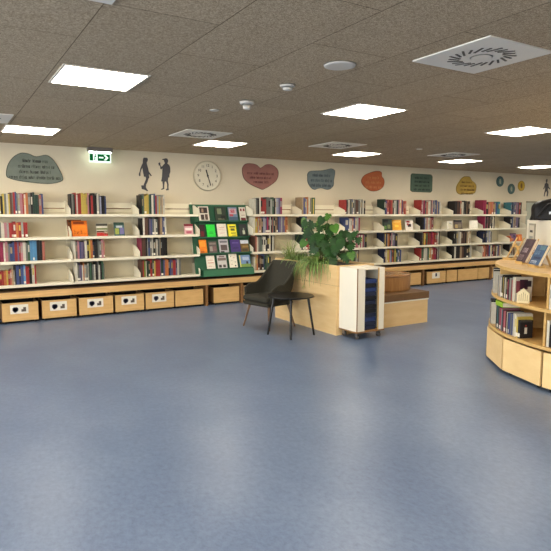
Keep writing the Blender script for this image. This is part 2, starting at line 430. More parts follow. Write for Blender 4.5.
for (a,b), lb, st in zip([(5.0,5.5),(5.55,6.05),(6.1,6.6),(6.65,7.2),(7.3,7.75),(8.1,8.62),(8.80,9.37),(9.41,9.73),(9.77,10.42),(10.45,10.82),(10.94,11.4)],
   ['plain storage box behind the planter, first from the armchair','plain storage box behind the planter, second from the armchair','plain storage box behind the planter, third from the armchair',
    'plain storage box behind the rolling cart','plain storage box behind the brown drum pouf','plain storage box just past the brown drum pouf',
    'birch storage box with white label beyond the bench block','narrow plain storage box beside the far labelled one','wide plain storage box between two narrow ones at the far end','narrow plain storage box at the far end under the yellow sign',
    'plain storage box half behind the round bookcase'], [0]*6+[2]+[0]*4): pull_box(a,b,lb,st)

# ------------------------------------------------------------------ books
PAL = {'k':('black',(34,30,30)),'g':('grey',(112,112,104)),'D':('dark green',(36,62,50)),'G':('green',(56,96,66)),'s':('salmon',(192,106,84)),
 'b':('blue',(58,74,126)),'B':('navy',(34,42,76)),'a':('light blue',(80,148,198)),'r':('red',(172,44,40)),'m':('crimson',(160,36,72)),'p':('pink',(196,124,130)),
 'v':('violet grey',(108,94,126)),'l':('lilac',(152,152,178)),'y':('yellow',(206,176,66)),'o':('orange',(204,112,52)),'t':('tan',(174,144,104)),
 'n':('brown',(96,62,46)),'w':('cream',(212,204,180)),'e':('pale grey',(160,158,146)),'c':('teal',(50,116,126)),'L':('lime green',(120,150,40))}
PAL = {k: (v[0], tuple(int((c*.82+sum(v[1])/3*.18)*.93) for c in v[1])) for k, v in PAL.items()}
BM = {k: mat('cover_'+v[0].replace(' ','_'), v[1], .5, .10, 30, .35, var_obj=.16) for k, v in PAL.items()}
def book_mb(w, h, d, ck, sticker=False):
    """spine towards -Y at y=0, standing on z=0, centred in x"""
    m = BM[ck]; b = MB(); c = min(.003, w*.2); x = w/2
    b.box(-x, x, 0, c, 0, h, m); b.box(-x, -x+c, c, d, 0, h, m); b.box(x-c, x, c, d, 0, h, m)
    b.box(-x+c, x-c, c, d-.004, .003, h-.004, M_PAGES)
    if sticker: b.box(-x, x, -.0008, 0, .012, .045, M_PAPER)
    # title band
    b.box(-x*.6, x*.6, -.0007, 0, h*.45, h*.8, BM[random.choice('wtkye')]) if (w > .018 and random.random() < .35) else None
    return b

def auto_tone(h): return 'tall' if h > .245 else ('short' if h < .205 else 'medium')
queue = []   # (share, build function, label, group)
SN = ['top','second','third','bottom']
def run(bay, sh, xa, xb, s, h0=.235, hj=.03, hh=None, lean_last=0):
    extra = .34 if bay >= 6 else .14
    if not hh: s = ''.join(ch + (random.choice('kwgentb' + s) if random.random() < extra else '') for ch in s)[:26]
    n = len(s); ws = [random.uniform(.6, 1.4) for _ in s]
    k = (xb-xa)/sum(ws); x = xa
    for i, ch in enumerate(s):
        wd = ws[i]*k; h = h0 + random.uniform(-hj, hj)
        if hh and i in hh: h = hh[i]
        h = min(h*(1.16 if sh == 0 else 1.08), .325 if sh == 0 else .284); d = min(.24, max(.15, h*.72)) + random.uniform(-.01,.01)
        y = SY0 + .03 + random.uniform(0,.02)
        pos = (x+wd/2, y, SZ[sh]+.0005); 
        lean = R(random.uniform(-.3,.3)); 
        lb = f'{PAL[ch][0]} book {ordw[i]} from left on {SN[sh]} shelf {LM[bay]}'
        dist2 = pos[0]**2+pos[1]**2
        queue.append((wd*h/dist2, wd-.0012, h, d, ch, pos, lb, f'upright books on the {SN[sh]} shelf {LM[bay]}', random.random()<.12))
        x += wd
run(0,0,.68,1.265,'DykygwyngrbgeprwogkDDDsbstg'[:24],.25,.02,{0:.2,1:.2,2:.21,3:.24})
run(0,1,.68,1.045,'gwprrrorerr',.195,.015)
run(0,2,.66,1.26,'mmwpgbbrvrpwgGaaakks',.25,.02,{14:.28,15:.28,16:.28})
run(0,3,.66,1.13,'rrooyrstekbBbarrkwr',.19,.012,{9:.24,10:.25,11:.25,12:.24,13:.25,14:.24,15:.23,17:.26,18:.24})
run(1,0,1.63,2.14,'kgDrryyyprkkwlkkb',.245,.025)
run(1,2,1.65,2.10,'wgpvvwkyobkggps',.25,.025)
run(1,3,1.66,2.08,'wwgvvwoewDGDgwkewkG',.23,.03)
run(2,0,2.66,3.05,'kGgyyGDGbryetw',.255,.025)
run(2,1,2.67,3.07,'kwnkvbwgkntbbw',.25,.025)
run(2,2,2.65,3.08,'mnnkbwkgwkgtkkk',.26,.02)
run(2,3,2.65,3.30,'nrLwDDGyrrrvbvookbvrrvwg',.24,.02)
run(4,0,4.66,5.24,'wgkwrrrggeGkwlvm',.24,.02,{14:.25,15:.25})
run(4,1,4.66,5.36,'wyoesklbmkwkrgktnbvevvoo',.25,.025)
run(4,2,4.66,5.08,'nswgGewkkwkwk',.25,.02)
run(4,3,4.66,5.00,'wtokkkGgGk',.235,.02)
run(5,0,5.67,5.95,'tbveoywgGGyG',.255,.015)
run(5,1,5.66,5.86,'kgbwD',.24)
run(5,2,5.65,5.82,'DDwrr',.24)
run(5,3,5.66,5.86,'kgnw',.24)
run(6,0,6.65,7.16,'rkwkbwgnngwkwk',.24,.015)
run(6,1,6.67,7.03,'bbbwwspwm',.24,.02)
run(6,2,6.66,7.21,'kgpppwmmwmmk',.235,.02)
run(6,3,6.64,7.03,'kwktkngkwe',.24,.02)
run(7,0,7.66,8.26,'Dmsrrsngwekvwbrrs',.245,.015)
run(7,2,7.66,8.04,'BBytonkbpevvk',.25,.015)
run(7,3,7.68,8.15,'BwyobcorGyGlgb',.24,.02)
run(8,0,8.68,9.27,'rpmkgstwwentegbbg',.24,.02)
run(8,1,8.73,9.08,'kkkbewgsnmw',.24,.015)
run(8,2,8.70,9.27,'kkwnyGrrrmrrrk',.25,.02)
run(8,3,8.70,9.27,'rkwgGyorrmkwg',.24,.02)
run(9,0,9.72,10.23,'knnkstwkwtnk',.245,.015)
run(9,2,9.72,10.3,'kkgtwnknktwe',.25,.02)
run(9,3,9.72,10.33,'kwkkknkkkkew',.25,.02)
run(10,0,10.69,11.28,'mmkksosntbcc',.24,.015,{0:.285,1:.285})
run(10,1,10.72,11.10,'mkmnrgewtk',.25,.02)
run(10,2,10.72,11.03,'Bkbelwg',.25,.015)
run(10,3,10.70,11.42,'wosnkrbwkbrgnkbtk',.24,.02)
run(11,0,11.68,12.08,'cbcvvpvnrk',.24,.015)
run(11,1,11.68,12.04,'kBbettvvk',.235,.02)
run(11,3,11.68,11.9,'kgnwt',.23,.02)

# face-out books -------------------------------------------------
def cover_mb(w, h, th, base, art):
    b = MB(); x = w/2
    b.box(-x, x, 0, .003, 0, h, base); b.box(-x, x, th-.003, th, 0, h, base); b.box(-x, -x+.003, .003, th-.003, 0, h, base)
    b.box(-x+.003, x-.002, .003, th-.003, .002, h-.003, M_PAGES)
    for (a, c, a2, c2, m) in art: b.box(-x+a*w, -x+a2*w, -.0008, 0, c*h, c2*h, m)
    return b
def cm(rgb): return mat('print_%d_%d_%d' % rgb, rgb, .45, .12, 40, .4)
def faceout(label, x, y, z, w, h, base, art, tilt=12, rz=0, th=.014, group=None, name='book', parent=None):
    o = cover_mb(w, h, th, cm(base), [(a,c,a2,c2,cm(m)) for a,c,a2,c2,m in art]).build(name)
    o.rotation_euler = (R(-tilt), 0, rz); o.location = (x, y, z)
    return tag(o, label, 'book', group)
zs = SZ[1]+.001
FG = 'face-out books on the white wall shelves'
faceout('orange picture book standing face-out under the exit sign', 1.76, 8.42, zs, .22, .235, (226,112,24), [(.05,.05,.95,.7,(240,130,30)),(.1,.78,.8,.95,(150,66,20)),(.1,.12,.2,.45,(150,50,20)),(.3,.12,.42,.3,(150,50,20)),(.55,.15,.63,.4,(150,50,20)),(.75,.12,.9,.22,(150,50,20))], 14, group=FG)
faceout('dark-edged orange book tucked behind the orange picture book', 1.70, 8.47, zs, .2, .25, (120,66,30), [(.1,.85,.9,.95,(60,40,30))], 14, group=FG)
faceout('cookbook with white, green and red stripes face-out under the exit sign', 2.08, 8.42, zs, .165, .19, (206,200,180), [(0,.80,1,.98,(70,66,54)),(0,.5,1,.62,(96,110,40)),(0,.28,1,.42,(90,60,40)),(0,0,1,.26,(196,50,44)),(.65,.1,1,.36,(210,200,170))], 12, group=FG)
faceout('green and blue grid cover standing face-out under the exit sign', 2.34, 8.42, zs, .155, .205, (60,92,92), [(0,.8,1,1,(34,66,54)),(.08,.1,.45,.55,(150,160,70)),(.55,.1,.95,.6,(110,104,150)),(.2,.6,.8,.75,(170,176,180))], 12, group=FG)
faceout('pink and white book face-out near the green display board', 3.47, 8.42, zs, .15, .17, (206,160,160), [(0,.78,1,1,(120,30,44)),(.1,.4,.9,.6,(226,210,205)),(.2,.1,.8,.3,(180,90,110))], 12, group=FG)
faceout('dark green leafy book face-out below the orange sign', 7.79, 8.42, zs, .2, .235, (44,56,46), [(.1,.1,.4,.4,(90,130,60)),(.5,.15,.8,.5,(110,120,70)),(.1,.7,.6,.9,(24,26,28))], 14, rz=R(-25), group=FG)
faceout('bright yellow book face-out below the orange sign', 8.05, 8.42, zs, .2, .215, (232,166,40), [(.1,.75,.9,.9,(240,190,90)),(.3,.3,.7,.5,(246,200,60))], 14, rz=R(-20), group=FG)
faceout('white book with red and black flower face-out near the green sign', 8.40, 8.42, zs, .17, .215, (226,216,204), [(.15,.72,.6,.9,(150,40,44)),(.3,.3,.75,.6,(60,30,34)),(.2,.45,.45,.65,(170,60,60))], 14, rz=R(-20), group=FG)
faceout('white leaflet propped open on second shelf before the yellow sign', 9.63, 8.42, zs, .12, .18, (232,226,210), [(.3,.2,.8,.8,(200,196,180))], 16, rz=R(-30), group=FG)
faceout('dark patterned book face-out before the yellow sign', 9.90, 8.42, zs, .2, .2, (90,76,74), [(0,.8,1,1,(36,34,40)),(.1,.1,.45,.5,(170,150,100)),(.5,.1,.9,.6,(120,110,90))], 14, rz=R(-20), group=FG)
faceout('blank white book face-out under the yellow sign', 10.42, 8.42, zs, .19, .19, (236,230,214), [(.1,.1,.9,.12,(200,196,180))], 14, rz=R(-30), group=FG)
z3 = SZ[2]+.001
faceout('purple picture book face-out on third shelf of the end bay', 11.88, 8.42, z3, .16, .2, (110,76,110), [(.1,.1,.5,.4,(190,120,90)),(.5,.5,.9,.8,(60,50,80))], 14, rz=R(-20), group=FG)
faceout('orange animal picture book face-out on third shelf of the end bay', 12.1, 8.42, z3, .17, .17, (204,110,44), [(.1,.1,.3,.9,(150,60,30)),(.5,.2,.7,.7,(230,160,90))], 14, rz=R(-20), group=FG)
faceout('small orange book face-out where the end bay meets the white cabinet', 11.72, 8.42, z3, .12, .14, (206,120,60), [(.1,.5,.9,.9,(160,80,50))], 14, rz=R(-20), group=FG)

# green display board ------------------------------------------
M_GREEN = mat('green_board', (34, 84, 58), .55, .06, 8)
M_GREENL = mat('green_ledge', (52, 108, 76), .5, .05, 8)
GA = R(-11.5)
t = thing('display_board', 'green sloping display board with ledges under the clock', 'display board', (3.645, 8.36, .475))
t.rotation_euler = (GA, 0, 0)
MB().box(-.09, .965, 0, .018, 0, 1.215, M_GREEN).build('board', t)
g = MB(); g.box(-.09, .965, -.004, .022, 1.195, 1.215, M_GREENL); g.build('top_trim', t)
for v in (.92, .645, .375, .11): 
    l = MB(); l.box(0, .965, -.055, 0, v-.012, v, M_GREEN); l.box(0,.965,-.058,-.05,v-.012,v+.012,M_GREEN); l.build('ledge', t)
MB().box(0.02, .965, -.075, -.06, -.01, .095, M_GREENL).build('front_lip', t)
MB().box(0, .965, -.062, 0, -.01, 0, M_GREEN).build('foot', t)
Gm = Matrix.Translation((3.645, 8.36, .475)) @ Matrix.Rotation(GA, 4, 'X')
def on_board(label, u, v, w, h, base, art, th=.012):
    o = faceout(label, 0,0,0, w, h, base, art, 0, th=th, group='books and magazines on the green display board')
    p = Gm @ Vector((u-.03, -.046, v+.001)); o.location = p; o.rotation_euler = (GA - R(5), 0, 0)
K=(36,32,32); W=(222,214,198)
on_board('white cover with a dark photo grid, top ledge of the green board', .17, .92, .185, .26, W, [(.12,.55,.88,.93,(60,48,46)),(.18,.1,.5,.45,(70,56,50)),(.58,.1,.86,.48,(90,70,60)),(.3,.6,.5,.85,(170,140,120))])
on_board('dark green jungle cover on the top ledge, beside the red flower cover', .48, .92, .205, .25, (46,58,46), [(.2,.5,.6,.9,(120,130,100)),(.5,.15,.9,.4,(26,30,26)),(.2,.12,.8,.2,(110,110,84))])
on_board('blue cover with red and pink flowers on the top ledge', .715, .92, .17, .25, (110,130,150), [(.1,.5,.9,.9,(196,160,168)),(.25,.6,.7,.85,(196,50,66)),(.1,.35,.5,.5,(190,70,80)),(0,0,1,.3,(66,88,110))])
on_board('white cover with dark red circles on the top ledge', .905, .92, .12, .25, W, [(.15,.72,.4,.9,(130,40,40)),(.6,.72,.88,.9,(130,50,50)),(.1,.05,.9,.25,(110,40,44)),(.2,.4,.8,.45,(180,150,140))])
on_board('dark red and black cover on the second ledge of the green board', .115, .645, .09, .22, (50,24,28), [(.1,.1,.7,.5,(110,24,34))])
on_board('neon green cover on the second ledge of the green board', .27, .645, .155, .225, (44,214,64), [(.3,.4,.7,.44,(30,130,50)),(.25,.3,.75,.33,(30,130,50))])
on_board('white cover with faint pink lettering on the second ledge', .475, .645, .17, .235, (228,218,200), [(.2,.7,.8,.73,(206,130,130)),(.2,.55,.8,.57,(206,140,140)),(.25,.3,.75,.33,(206,150,150))])
on_board('yellow cover with black lettering on the second ledge', .67, .645, .155, .225, (232,220,40), [(.2,.75,.9,.85,K),(.3,.5,.8,.68,(90,90,30)),(.3,.28,.9,.34,K),(.4,.12,.9,.17,(110,100,40))])
on_board('black cover with a pale figure on the second ledge', .88, .645, .15, .225, (30,34,34), [(.4,.2,.7,.5,(176,182,160)),(.5,.5,.65,.7,(120,130,110))])
on_board('orange cover on the third ledge of the green board', .10, .375, .13, .24, (234,130,24), [(.1,.5,.8,.9,(245,150,40)),(.1,.08,.6,.2,(196,90,20))])
on_board('grey photo magazine on the third ledge between orange and pale covers', .275, .375, .145, .205, (92,84,80), [(.1,.2,.45,.6,(150,140,130)),(.5,.2,.9,.6,(120,90,90)),(.1,.75,.9,.9,(130,120,110))])
on_board('pale grey cover with a photo on the third ledge', .48, .375, .17, .24, (178,174,176), [(.1,.75,.9,.88,(110,106,110)),(.15,.2,.85,.6,(90,76,72)),(.1,0,.5,.15,(60,54,54))])
on_board('deep purple cover on the third ledge of the green board', .70, .375, .185, .23, (64,44,110), [(.2,.7,.8,.8,(90,70,140)),(.2,.3,.8,.4,(50,34,90))])
on_board('brown landscape cover with white top on the third ledge', .88, .375, .155, .215, (110,84,40), [(0,.72,1,1,(200,206,214)),(.1,.1,.8,.3,(70,56,30)),(.2,.4,.9,.55,(150,120,60))])
on_board('white cover with pink writing on the lowest ledge of the green board', .21, .11, .15, .235, (230,218,200), [(.15,.65,.8,.68,(196,110,90)),(.15,.45,.85,.5,(206,130,110)),(.2,.2,.6,.23,(206,140,120))])
on_board('white and grey photo collage cover on the lowest ledge', .42, .11, .17, .235, (200,196,190), [(.05,.6,.95,.8,(120,104,96)),(.1,.1,.4,.3,(70,66,64)),(.55,.1,.85,.3,(80,76,70)),(.2,.85,.8,.92,(100,60,60))])
on_board('white cover sprinkled with small dark specks on the lowest ledge', .63, .11, .15, .25, (230,222,200), [(.2,.8,.28,.85,K),(.6,.7,.68,.76,(150,40,40)),(.3,.5,.38,.55,(90,120,60)),(.7,.4,.78,.45,K),(.25,.25,.33,.3,(150,60,40)),(.65,.12,.8,.22,K)])
on_board('wide blue landscape picture book with yellow spine on the lowest ledge', .855, .11, .205, .22, (110,140,178), [(0,0,.1,1,(206,196,80)),(.1,0,1,.3,(120,150,70)),(.3,.6,.9,.85,(170,186,206)),(.6,.3,.8,.5,(60,60,66))])

# ------------------------------------------------------------------ wall graphics
def glyphs(words, cx, cz, width, lines, lh, m, y):
    """rows of letter-sized marks: the photographed wording is too small to read"""
    rnd = random.Random(int(cx*1000+cz*777))
    for k, (off, wl) in enumerate(lines):
        x = cx + off - wl/2; z = cz - k*lh; run_ = 0; b = MB(); words.append(b)
        while x < cx + off + wl/2:
            lw = rnd.uniform(.010,.016)
            tall = rnd.random() < .3
            b.box(x, x+.004, y, y+.001, z, z+lh*(.62 if tall else .42), m)
            if rnd.random() < .8: b.box(x, x+lw*.7, y, y+.001, z+(lh*.34), z+lh*.42, m)
            if rnd.random() < .5: b.box(x, x+lw*.7, y, y+.001, z, z+lh*.08, m)
            if rnd.random() < .5: b.box(x+lw*.6, x+lw*.6+.004, y, y+.001, z, z+lh*.42, m)
            x += lw + .004; run_ += 1
            if run_ > rnd.randint(4,8) and x < cx + off + wl/2 - .02: x += .02; run_ = 0; b = MB(); words.append(b)
def smooth_loop(pts, n=4):
    out = []; N_ = len(pts)
    for i in range(N_):
        p0,p1,p2,p3 = [Vector(pts[(i+k-1)%N_]) for k in range(4)]
        for j in range(n):
            t = j/n
            out.append(tuple(.5*((2*p1)+(-p0+p2)*t+(2*p0-5*p1+4*p2-p3)*t*t+(-p0+3*p1-3*p2+p3)*t**3)))
    return out
YT = Matrix(((1,0,0,0),(0,0,-1,WALL_Y-.0015),(0,1,0,0),(0,0,0,1)))      # xy polygon -> wall plane, extruded into the room
def plaque(name, label, cat, pts, x0, x1, z0, z1, rgb, lines, lh, ink=(40,36,38), smooth=True, start=.72, loc_mark=None):
    ax = min(p[0] for p in pts); bx = max(p[0] for p in pts); ay = min(p[1] for p in pts); by = max(p[1] for p in pts)
    q = [(x0+(p[0]-ax)/(bx-ax)*(x1-x0), z1-(p[1]-ay)/(by-ay)*(z1-z0)) for p in pts]
    if smooth: q = smooth_loop(q)
    t = thing(name, label, cat, (0,0,0), group=None)
    MB().prism(q, 0, .012, mat('plaque_%d_%d_%d' % rgb, rgb, .7, .07, 9), YT).build('panel', t)
    rim = MB(); m = mat('plaque_rim_%d_%d_%d' % rgb, tuple(int(v*.62) for v in rgb), .7, .05, 9)
    cx = sum(p[0] for p in q)/len(q); cz = sum(p[1] for p in q)/len(q)
    for i in range(len(q)):
        a = Vector(q[i]); b = Vector(q[(i+1)%len(q)])
        ai = a + (Vector((cx,cz))-a).normalized()*.008; bi = b + (Vector((cx,cz))-b).normalized()*.008
        rim.add([(a.x,a.y,.0122),(b.x,b.y,.0122),(bi.x,bi.y,.0128),(ai.x,ai.y,.0128)], [(0,1,2,3)], m, YT)
    rim.build('painted_edge', t)
    if lines:
        for k, ln in enumerate(lines):
            wl_ = []; glyphs(wl_, (x0+x1)/2, z0+(z1-z0)*start-k*lh, x1-x0, [ln], lh, mat('ink_%d_%d_%d' % ink, ink, .7), WALL_Y-.0165)
            for b in wl_: b.build('word', t)
    return t
plaque('wall_sign', 'large blue-grey cloud-shaped wall sign with dark lettering', 'wall sign',
 [(32,200),(40,150),(70,105),(115,78),(160,80),(200,92),(255,82),(290,100),(320,140),(348,200),(338,222),(290,235),(240,238),(150,232),(90,225),(50,215)],
 .84,1.60,1.945,2.37,(116,124,112), [(0,.32),(.02,.48),(0,.42),(0,.68)], .078, start=.70)
hp = []
for k in range(40):
    a = 2*PI*k/40; hp.append((16*math.sin(a)**3*(1.0), -(13*math.cos(a)-5*math.cos(2*a)-2*math.cos(3*a)-math.cos(4*a))*1.0))
plaque('wall_sign', 'pink heart-shaped wall sign with three lines of lettering', 'wall sign',
 [(25,200),(35,150),(70,115),(130,108),(190,118),(225,145),(240,156),(262,145),(310,112),(370,108),(430,140),(460,190),(455,260),(420,320),(350,375),(290,410),(265,420),(240,412),(150,375),(80,330),(40,280)], 4.59,5.335,1.945,2.40,(152,104,94),
 [(0,.54),(0,.44),(0,.3)], .075, (88,40,40), start=.58)
plaque('wall_sign', 'slate blue irregular wall sign with three lines of lettering', 'wall sign',
 [(98,180),(100,130),(130,95),(200,85),(300,75),(380,55),(430,45),(475,65),(480,120),(465,200),(462,270),(420,320),(370,335),(300,318),(240,325),(200,340),(160,325),(120,280),(100,230)],
 5.98,6.63,1.97,2.385,(110,122,122), [(0,.42),(0,.5),(0,.54)], .095, (44,50,66), start=.60)
plaque('wall_sign', 'burnt orange stone-shaped wall sign with lines of lettering', 'wall sign',
 [(82,220),(95,180),(130,140),(200,105),(270,82),(330,80),(362,100),(365,150),(395,185),(402,235),(385,290),(340,330),(280,352),(210,350),(140,310),(95,260)],
 7.295,7.91,1.975,2.385,(176,94,54), [(0,.3),(0,.4),(0,.42)], .095, (206,140,84), start=.6)
plaque('wall_sign', 'dark green rounded rectangular wall sign with lines of lettering', 'wall sign',
 [(80,120),(98,98),(400,100),(425,130),(425,350),(400,375),(110,372),(80,350)], 8.66,9.31,1.98,2.375,(80,100,84), [(0,.42),(0,.44),(0,.46),(0,.5)], .082, (36,46,40), False, .72)
plaque('wall_sign', 'mustard yellow bumpy wall sign with lines of lettering', 'wall sign',
 [(95,280),(110,230),(140,180),(170,130),(210,98),(255,92),(300,98),(330,150),(390,200),(410,250),(400,330),(370,370),(300,382),(230,378),(170,390),(120,370),(98,330)],
 10.085,10.766,1.955,2.375,(180,148,64), [(0,.34),(.02,.46),(.02,.48),(.02,.42)], .085, (92,62,36), start=.62)
circ = [(math.cos(2*PI*k/28), math.sin(2*PI*k/28)) for k in range(28)]
for (x,z,rgb,lb,ik) in [(11.62,2.295,(72,100,98),'upper green round wall plaque nearest the yellow sign',(150,160,140)),(12.06,2.125,(72,100,98),'lower green round wall plaque in the middle of three',(150,160,140)),(12.45,2.21,(196,160,52),'yellow round wall plaque, third of the round ones',(130,96,40))]:
    t = plaque('wall_plaque', lb, 'wall plaque', circ, x-.135,x+.135,z-.125,z+.125, rgb, None, .05, smooth=False)
    m = mat('ink_%d_%d_%d' % ik, ik, .7)
    MB().prism([(x-.02,z-.06),(x+.035,z-.06),(x+.035,z+.01),(x+.02,z+.06),(x-.03,z+.06),(x-.045,z)], .0128, .0136, m, YT).build('emblem', t)

def silhouette(label, pts, cx, cz, px, pz, rgb=(76,74,76)):
    ox = sum(p[0] for p in pts)/len(pts); oy = (min(p[1] for p in pts)+max(p[1] for p in pts))/2
    q = [(cx+(p[0]-ox)*px, cz-(p[1]-oy)*pz) for p in pts]
    me_b = MB().prism(q, 0, .003, mat('wall_vinyl', rgb, .7, .04, 12), YT)
    o = me_b.build('wall_sticker')
    bm = bmesh.new(); bm.from_mesh(o.data); bmesh.ops.triangulate(bm, faces=[f for f in bm.faces if len(f.verts) > 4]); bm.to_mesh(o.data); bm.free()
    return tag(o, label, 'wall sticker')
girl = [(165,88),(195,88),(202,105),(198,125),(188,140),(190,160),(200,200),(208,240),(225,262),(240,285),(230,292),(212,270),(207,275),(212,305),(200,325),(190,360),(175,385),(172,415),(185,440),(198,455),(185,460),(160,445),(128,435),(122,400),(132,392),(145,400),(165,350),(178,320),(172,300),(155,300),(150,270),(145,240),(140,200),(125,230),(118,260),(118,290),(102,295),(100,270),(110,245),(118,210),(130,180),(145,150),(148,110),(155,90)]
boy = [(370,92),(395,85),(412,92),(418,110),(415,130),(408,145),(430,160),(440,190),(440,240),(430,265),(428,300),(415,305),(410,340),(418,380),(415,420),(420,445),(390,450),(385,440),(400,425),(400,380),(390,350),(375,350),(368,400),(368,435),(335,445),(332,435),(352,425),(352,380),(348,350),(335,348),(345,300),(350,240),(352,200),(340,215),(328,205),(328,170),(315,175),(308,150),(318,135),(330,140),(330,165),(345,185),(365,160),(380,145),(375,125),(370,110),(352,105),(350,98)]
fig = [(505,90),(516,90),(518,108),(512,125),(528,135),(532,160),(550,178),(550,186),(526,172),(525,190),(533,210),(528,245),(522,250),(516,248),(520,215),(512,200),(502,215),(497,235),(499,248),(490,250),(488,240),(493,210),(498,185),(496,160),(486,185),(478,182),(490,155),(492,135),(505,125),(501,108)]
silhouette('dark wall sticker silhouette of a walking long-haired girl', girl, 2.845, 2.135, .001515, .00142)
silhouette('dark wall sticker silhouette of a boy in shorts raising a hand', boy, 3.17, 2.15, .001515, .00142)
silhouette('dark wall sticker silhouette of a walking figure at the far end of the wall', fig, 13.50, 2.19, .0043, .0028)

# clock
t = thing('wall_clock', 'round cream wall clock with dark numerals and hands', 'clock', (3.92, WALL_Y-.002, 2.15))
RX = Matrix.Rotation(R(90), 4, 'X')
MB().lathe([(.25,0),(.25,.03),(.238,.038),(.232,.03)], mat('clock_case', (196,186,160), .4, .02, 8), 48, RX).build('case', t, True)
MB().lathe([(.236,.02),(.236,.0305)], mat('clock_face', (214,206,182), .6, .02, 8), 48, RX).build('dial', t)
b = MB()
for n in range(1, 13):
    a = PI/2 - 2*PI*n/12
    vs, fs = text_mesh(str(n), .062, M_INK, None)
    b.add(vs, fs, M_INK, RX @ Matrix.Translation((math.cos(a)*.172, math.sin(a)*.172, .0325)))
b.build('numerals', t)
def hand(name, ang, ln, wd, z):
    T = RX @ Matrix.Translation((0,0,z)) @ Matrix.Rotation(R(-ang), 4, 'Z')
    MB().box(-wd/2, wd/2, -.03, ln, 0, .002, M_BLACK, T).build(name, t)
hand('minute_hand', 162, .17, .014, .036); hand('hour_hand', -16, .105, .022, .034)
MB().lathe([(.016,.03),(.016,.041)], M_BLACK, 16, RX).build('hub', t)

# exit sign
t = thing('exit_sign', 'lit green and white emergency exit sign with arrow under the ceiling', 'exit sign', (0,0,0))
ex0, ey = 1.965, 8.56
MB().box(ex0-.03, ex0+.34, ey-.03, ey+.03, 2.435, 2.497, mat('exit_housing', (120,112,104), .5)).build('housing', t)
M_EXW = mat_emit('exit_white', (226,255,232), .8); M_EXG = mat_emit('exit_green', (6,104,48), .42)
MB().box(ex0-.005, ex0+.315, ey-.004, ey+.004, 2.275, 2.435, M_EXW).build('lit_panel', t)
MB().box(ex0-.005, ex0+.315, ey-.02, ey+.02, 2.428, 2.436, mat_emit('exit_tube', (235,255,240), 12)).build('light_strip', t)
g = MB(); y0, y1 = ey-.0055, ey-.004
g.box(ex0, ex0+.05, y0, y1, 2.30, 2.40, M_EXG)
g.box(ex0+.115, ex0+.30, y0, y1, 2.30, 2.40, M_EXG); g.build('green_field', t)
g = MB()
for (a,c,a2,c2) in [(.078,.083,.092,.098),(.074,.05,.09,.08),(.062,.06,.074,.068),(.09,.058,.102,.066),(.066,.012,.076,.05),(.084,.02,.098,.034),(.056,.012,.068,.02)]:
    g.box(ex0+a, ex0+a2, y0, y1, 2.30+c, 2.30+c2, M_EXG)
g.build('running_figure', t)
T = Matrix(((1,0,0,ex0),(0,0,-1,y0),(0,1,0,2.30),(0,0,0,1)))
MB().prism([(.135,.04),(.20,.04),(.20,.06),(.135,.06)], .0002, .001, M_EXW, T).prism([(.205,.012),(.24,.012),(.275,.05),(.24,.088),(.205,.088),(.24,.05)], .0002, .001, M_EXW, T).build('arrow', t)

# panel on the wall past the shelves
t = thing('wall_panel', 'pale grey-green panel on the wall behind the black bag', 'wall panel', (0,0,0))
MB().box(12.70, 13.42, WALL_Y-.02, WALL_Y-.001, 1.2, 1.82, mat('panel_grey', (176,178,160), .6, .03, 5)).build('board', t)
MB().box(12.69, 13.43, WALL_Y-.026, WALL_Y-.001, 1.80, 1.835, mat('panel_trim', (130,126,108), .6)).build('top_trim', t)

# ------------------------------------------------------------------ planter and seating island
t = thing('planter_box', 'tall birch planter box full of plants behind the armchair', 'planter', (0,0,0))
px0, px1, py0, py1, ph = 4.14, 4.74, 5.36, 6.82, .875
MB().box(px0, px1, py0, py1, 0, .618, M_BIRCH).build('base_panel', t)
MB().box(px0+.004,px0+.02,5.998,6.006,.622,ph-.002,M_INK).build('seam', t)
g = MB()
for (a,b,c,d) in ((px0,px0+.02,py0,5.998),(px0,px0+.02,6.006,py1),(px1-.02,px1,py0,py1),(px0+.02,px1-.02,py0,py0+.02),(px0+.02,px1-.02,py1-.02,py1)): g.box(a,b,c,d,.623,ph,M_BIRCH)
g.build('trough_wall', t)
MB().box(px0+.02,px1-.02,py0+.02,py1-.02,.618,.845, mat('potting_soil', (44,34,26), .95, .4, 60, bump=.8)).build('soil', t)
MB().box(px0+.006,px1-.006,py0+.006,py1-.006,.618,.622, M_EDGE).build('seam', t)

t = thing('bench_block', 'low birch bench block with brown seat slab beside the rolling cart', 'bench', (0,0,0))
MB().box(4.745, 5.775, 5.40, 6.25, 0, .325, M_BIRCH).build('base', t)
MB().box(4.745, 5.78, 5.39, 6.25, .325, .343, M_LAM).build('edge_strip', t)
M_BRN = mat('brown_seat', (112, 82, 50), .55, .08, 14)
MB().box(4.745, 5.785, 5.385, 6.25, .343, .44, M_BRN).build('seat_slab', t, False, .006)
t = thing('drum_pouf', 'oval brown drum-shaped pouf standing on the bench block', 'pouf', (5.385, 5.83, .441)); t.scale = (1.17, .86, 1)
M_DR = mat_wood('drum_brown', (140, 98, 54), (172, 126, 74), (8, 8, .6))
MB().lathe([(.318,0),(.328,.012),(.33,.19),(.326,.2)], M_DR, 48).build('side', t, True)
MB().lathe([(.326,.2),(.336,.205),(.334,.225),(.31,.232),(.295,.226),(.25,.222)], mat('drum_rim', (150,110,70), .25, .05, 10), 48).build('rim', t, True)

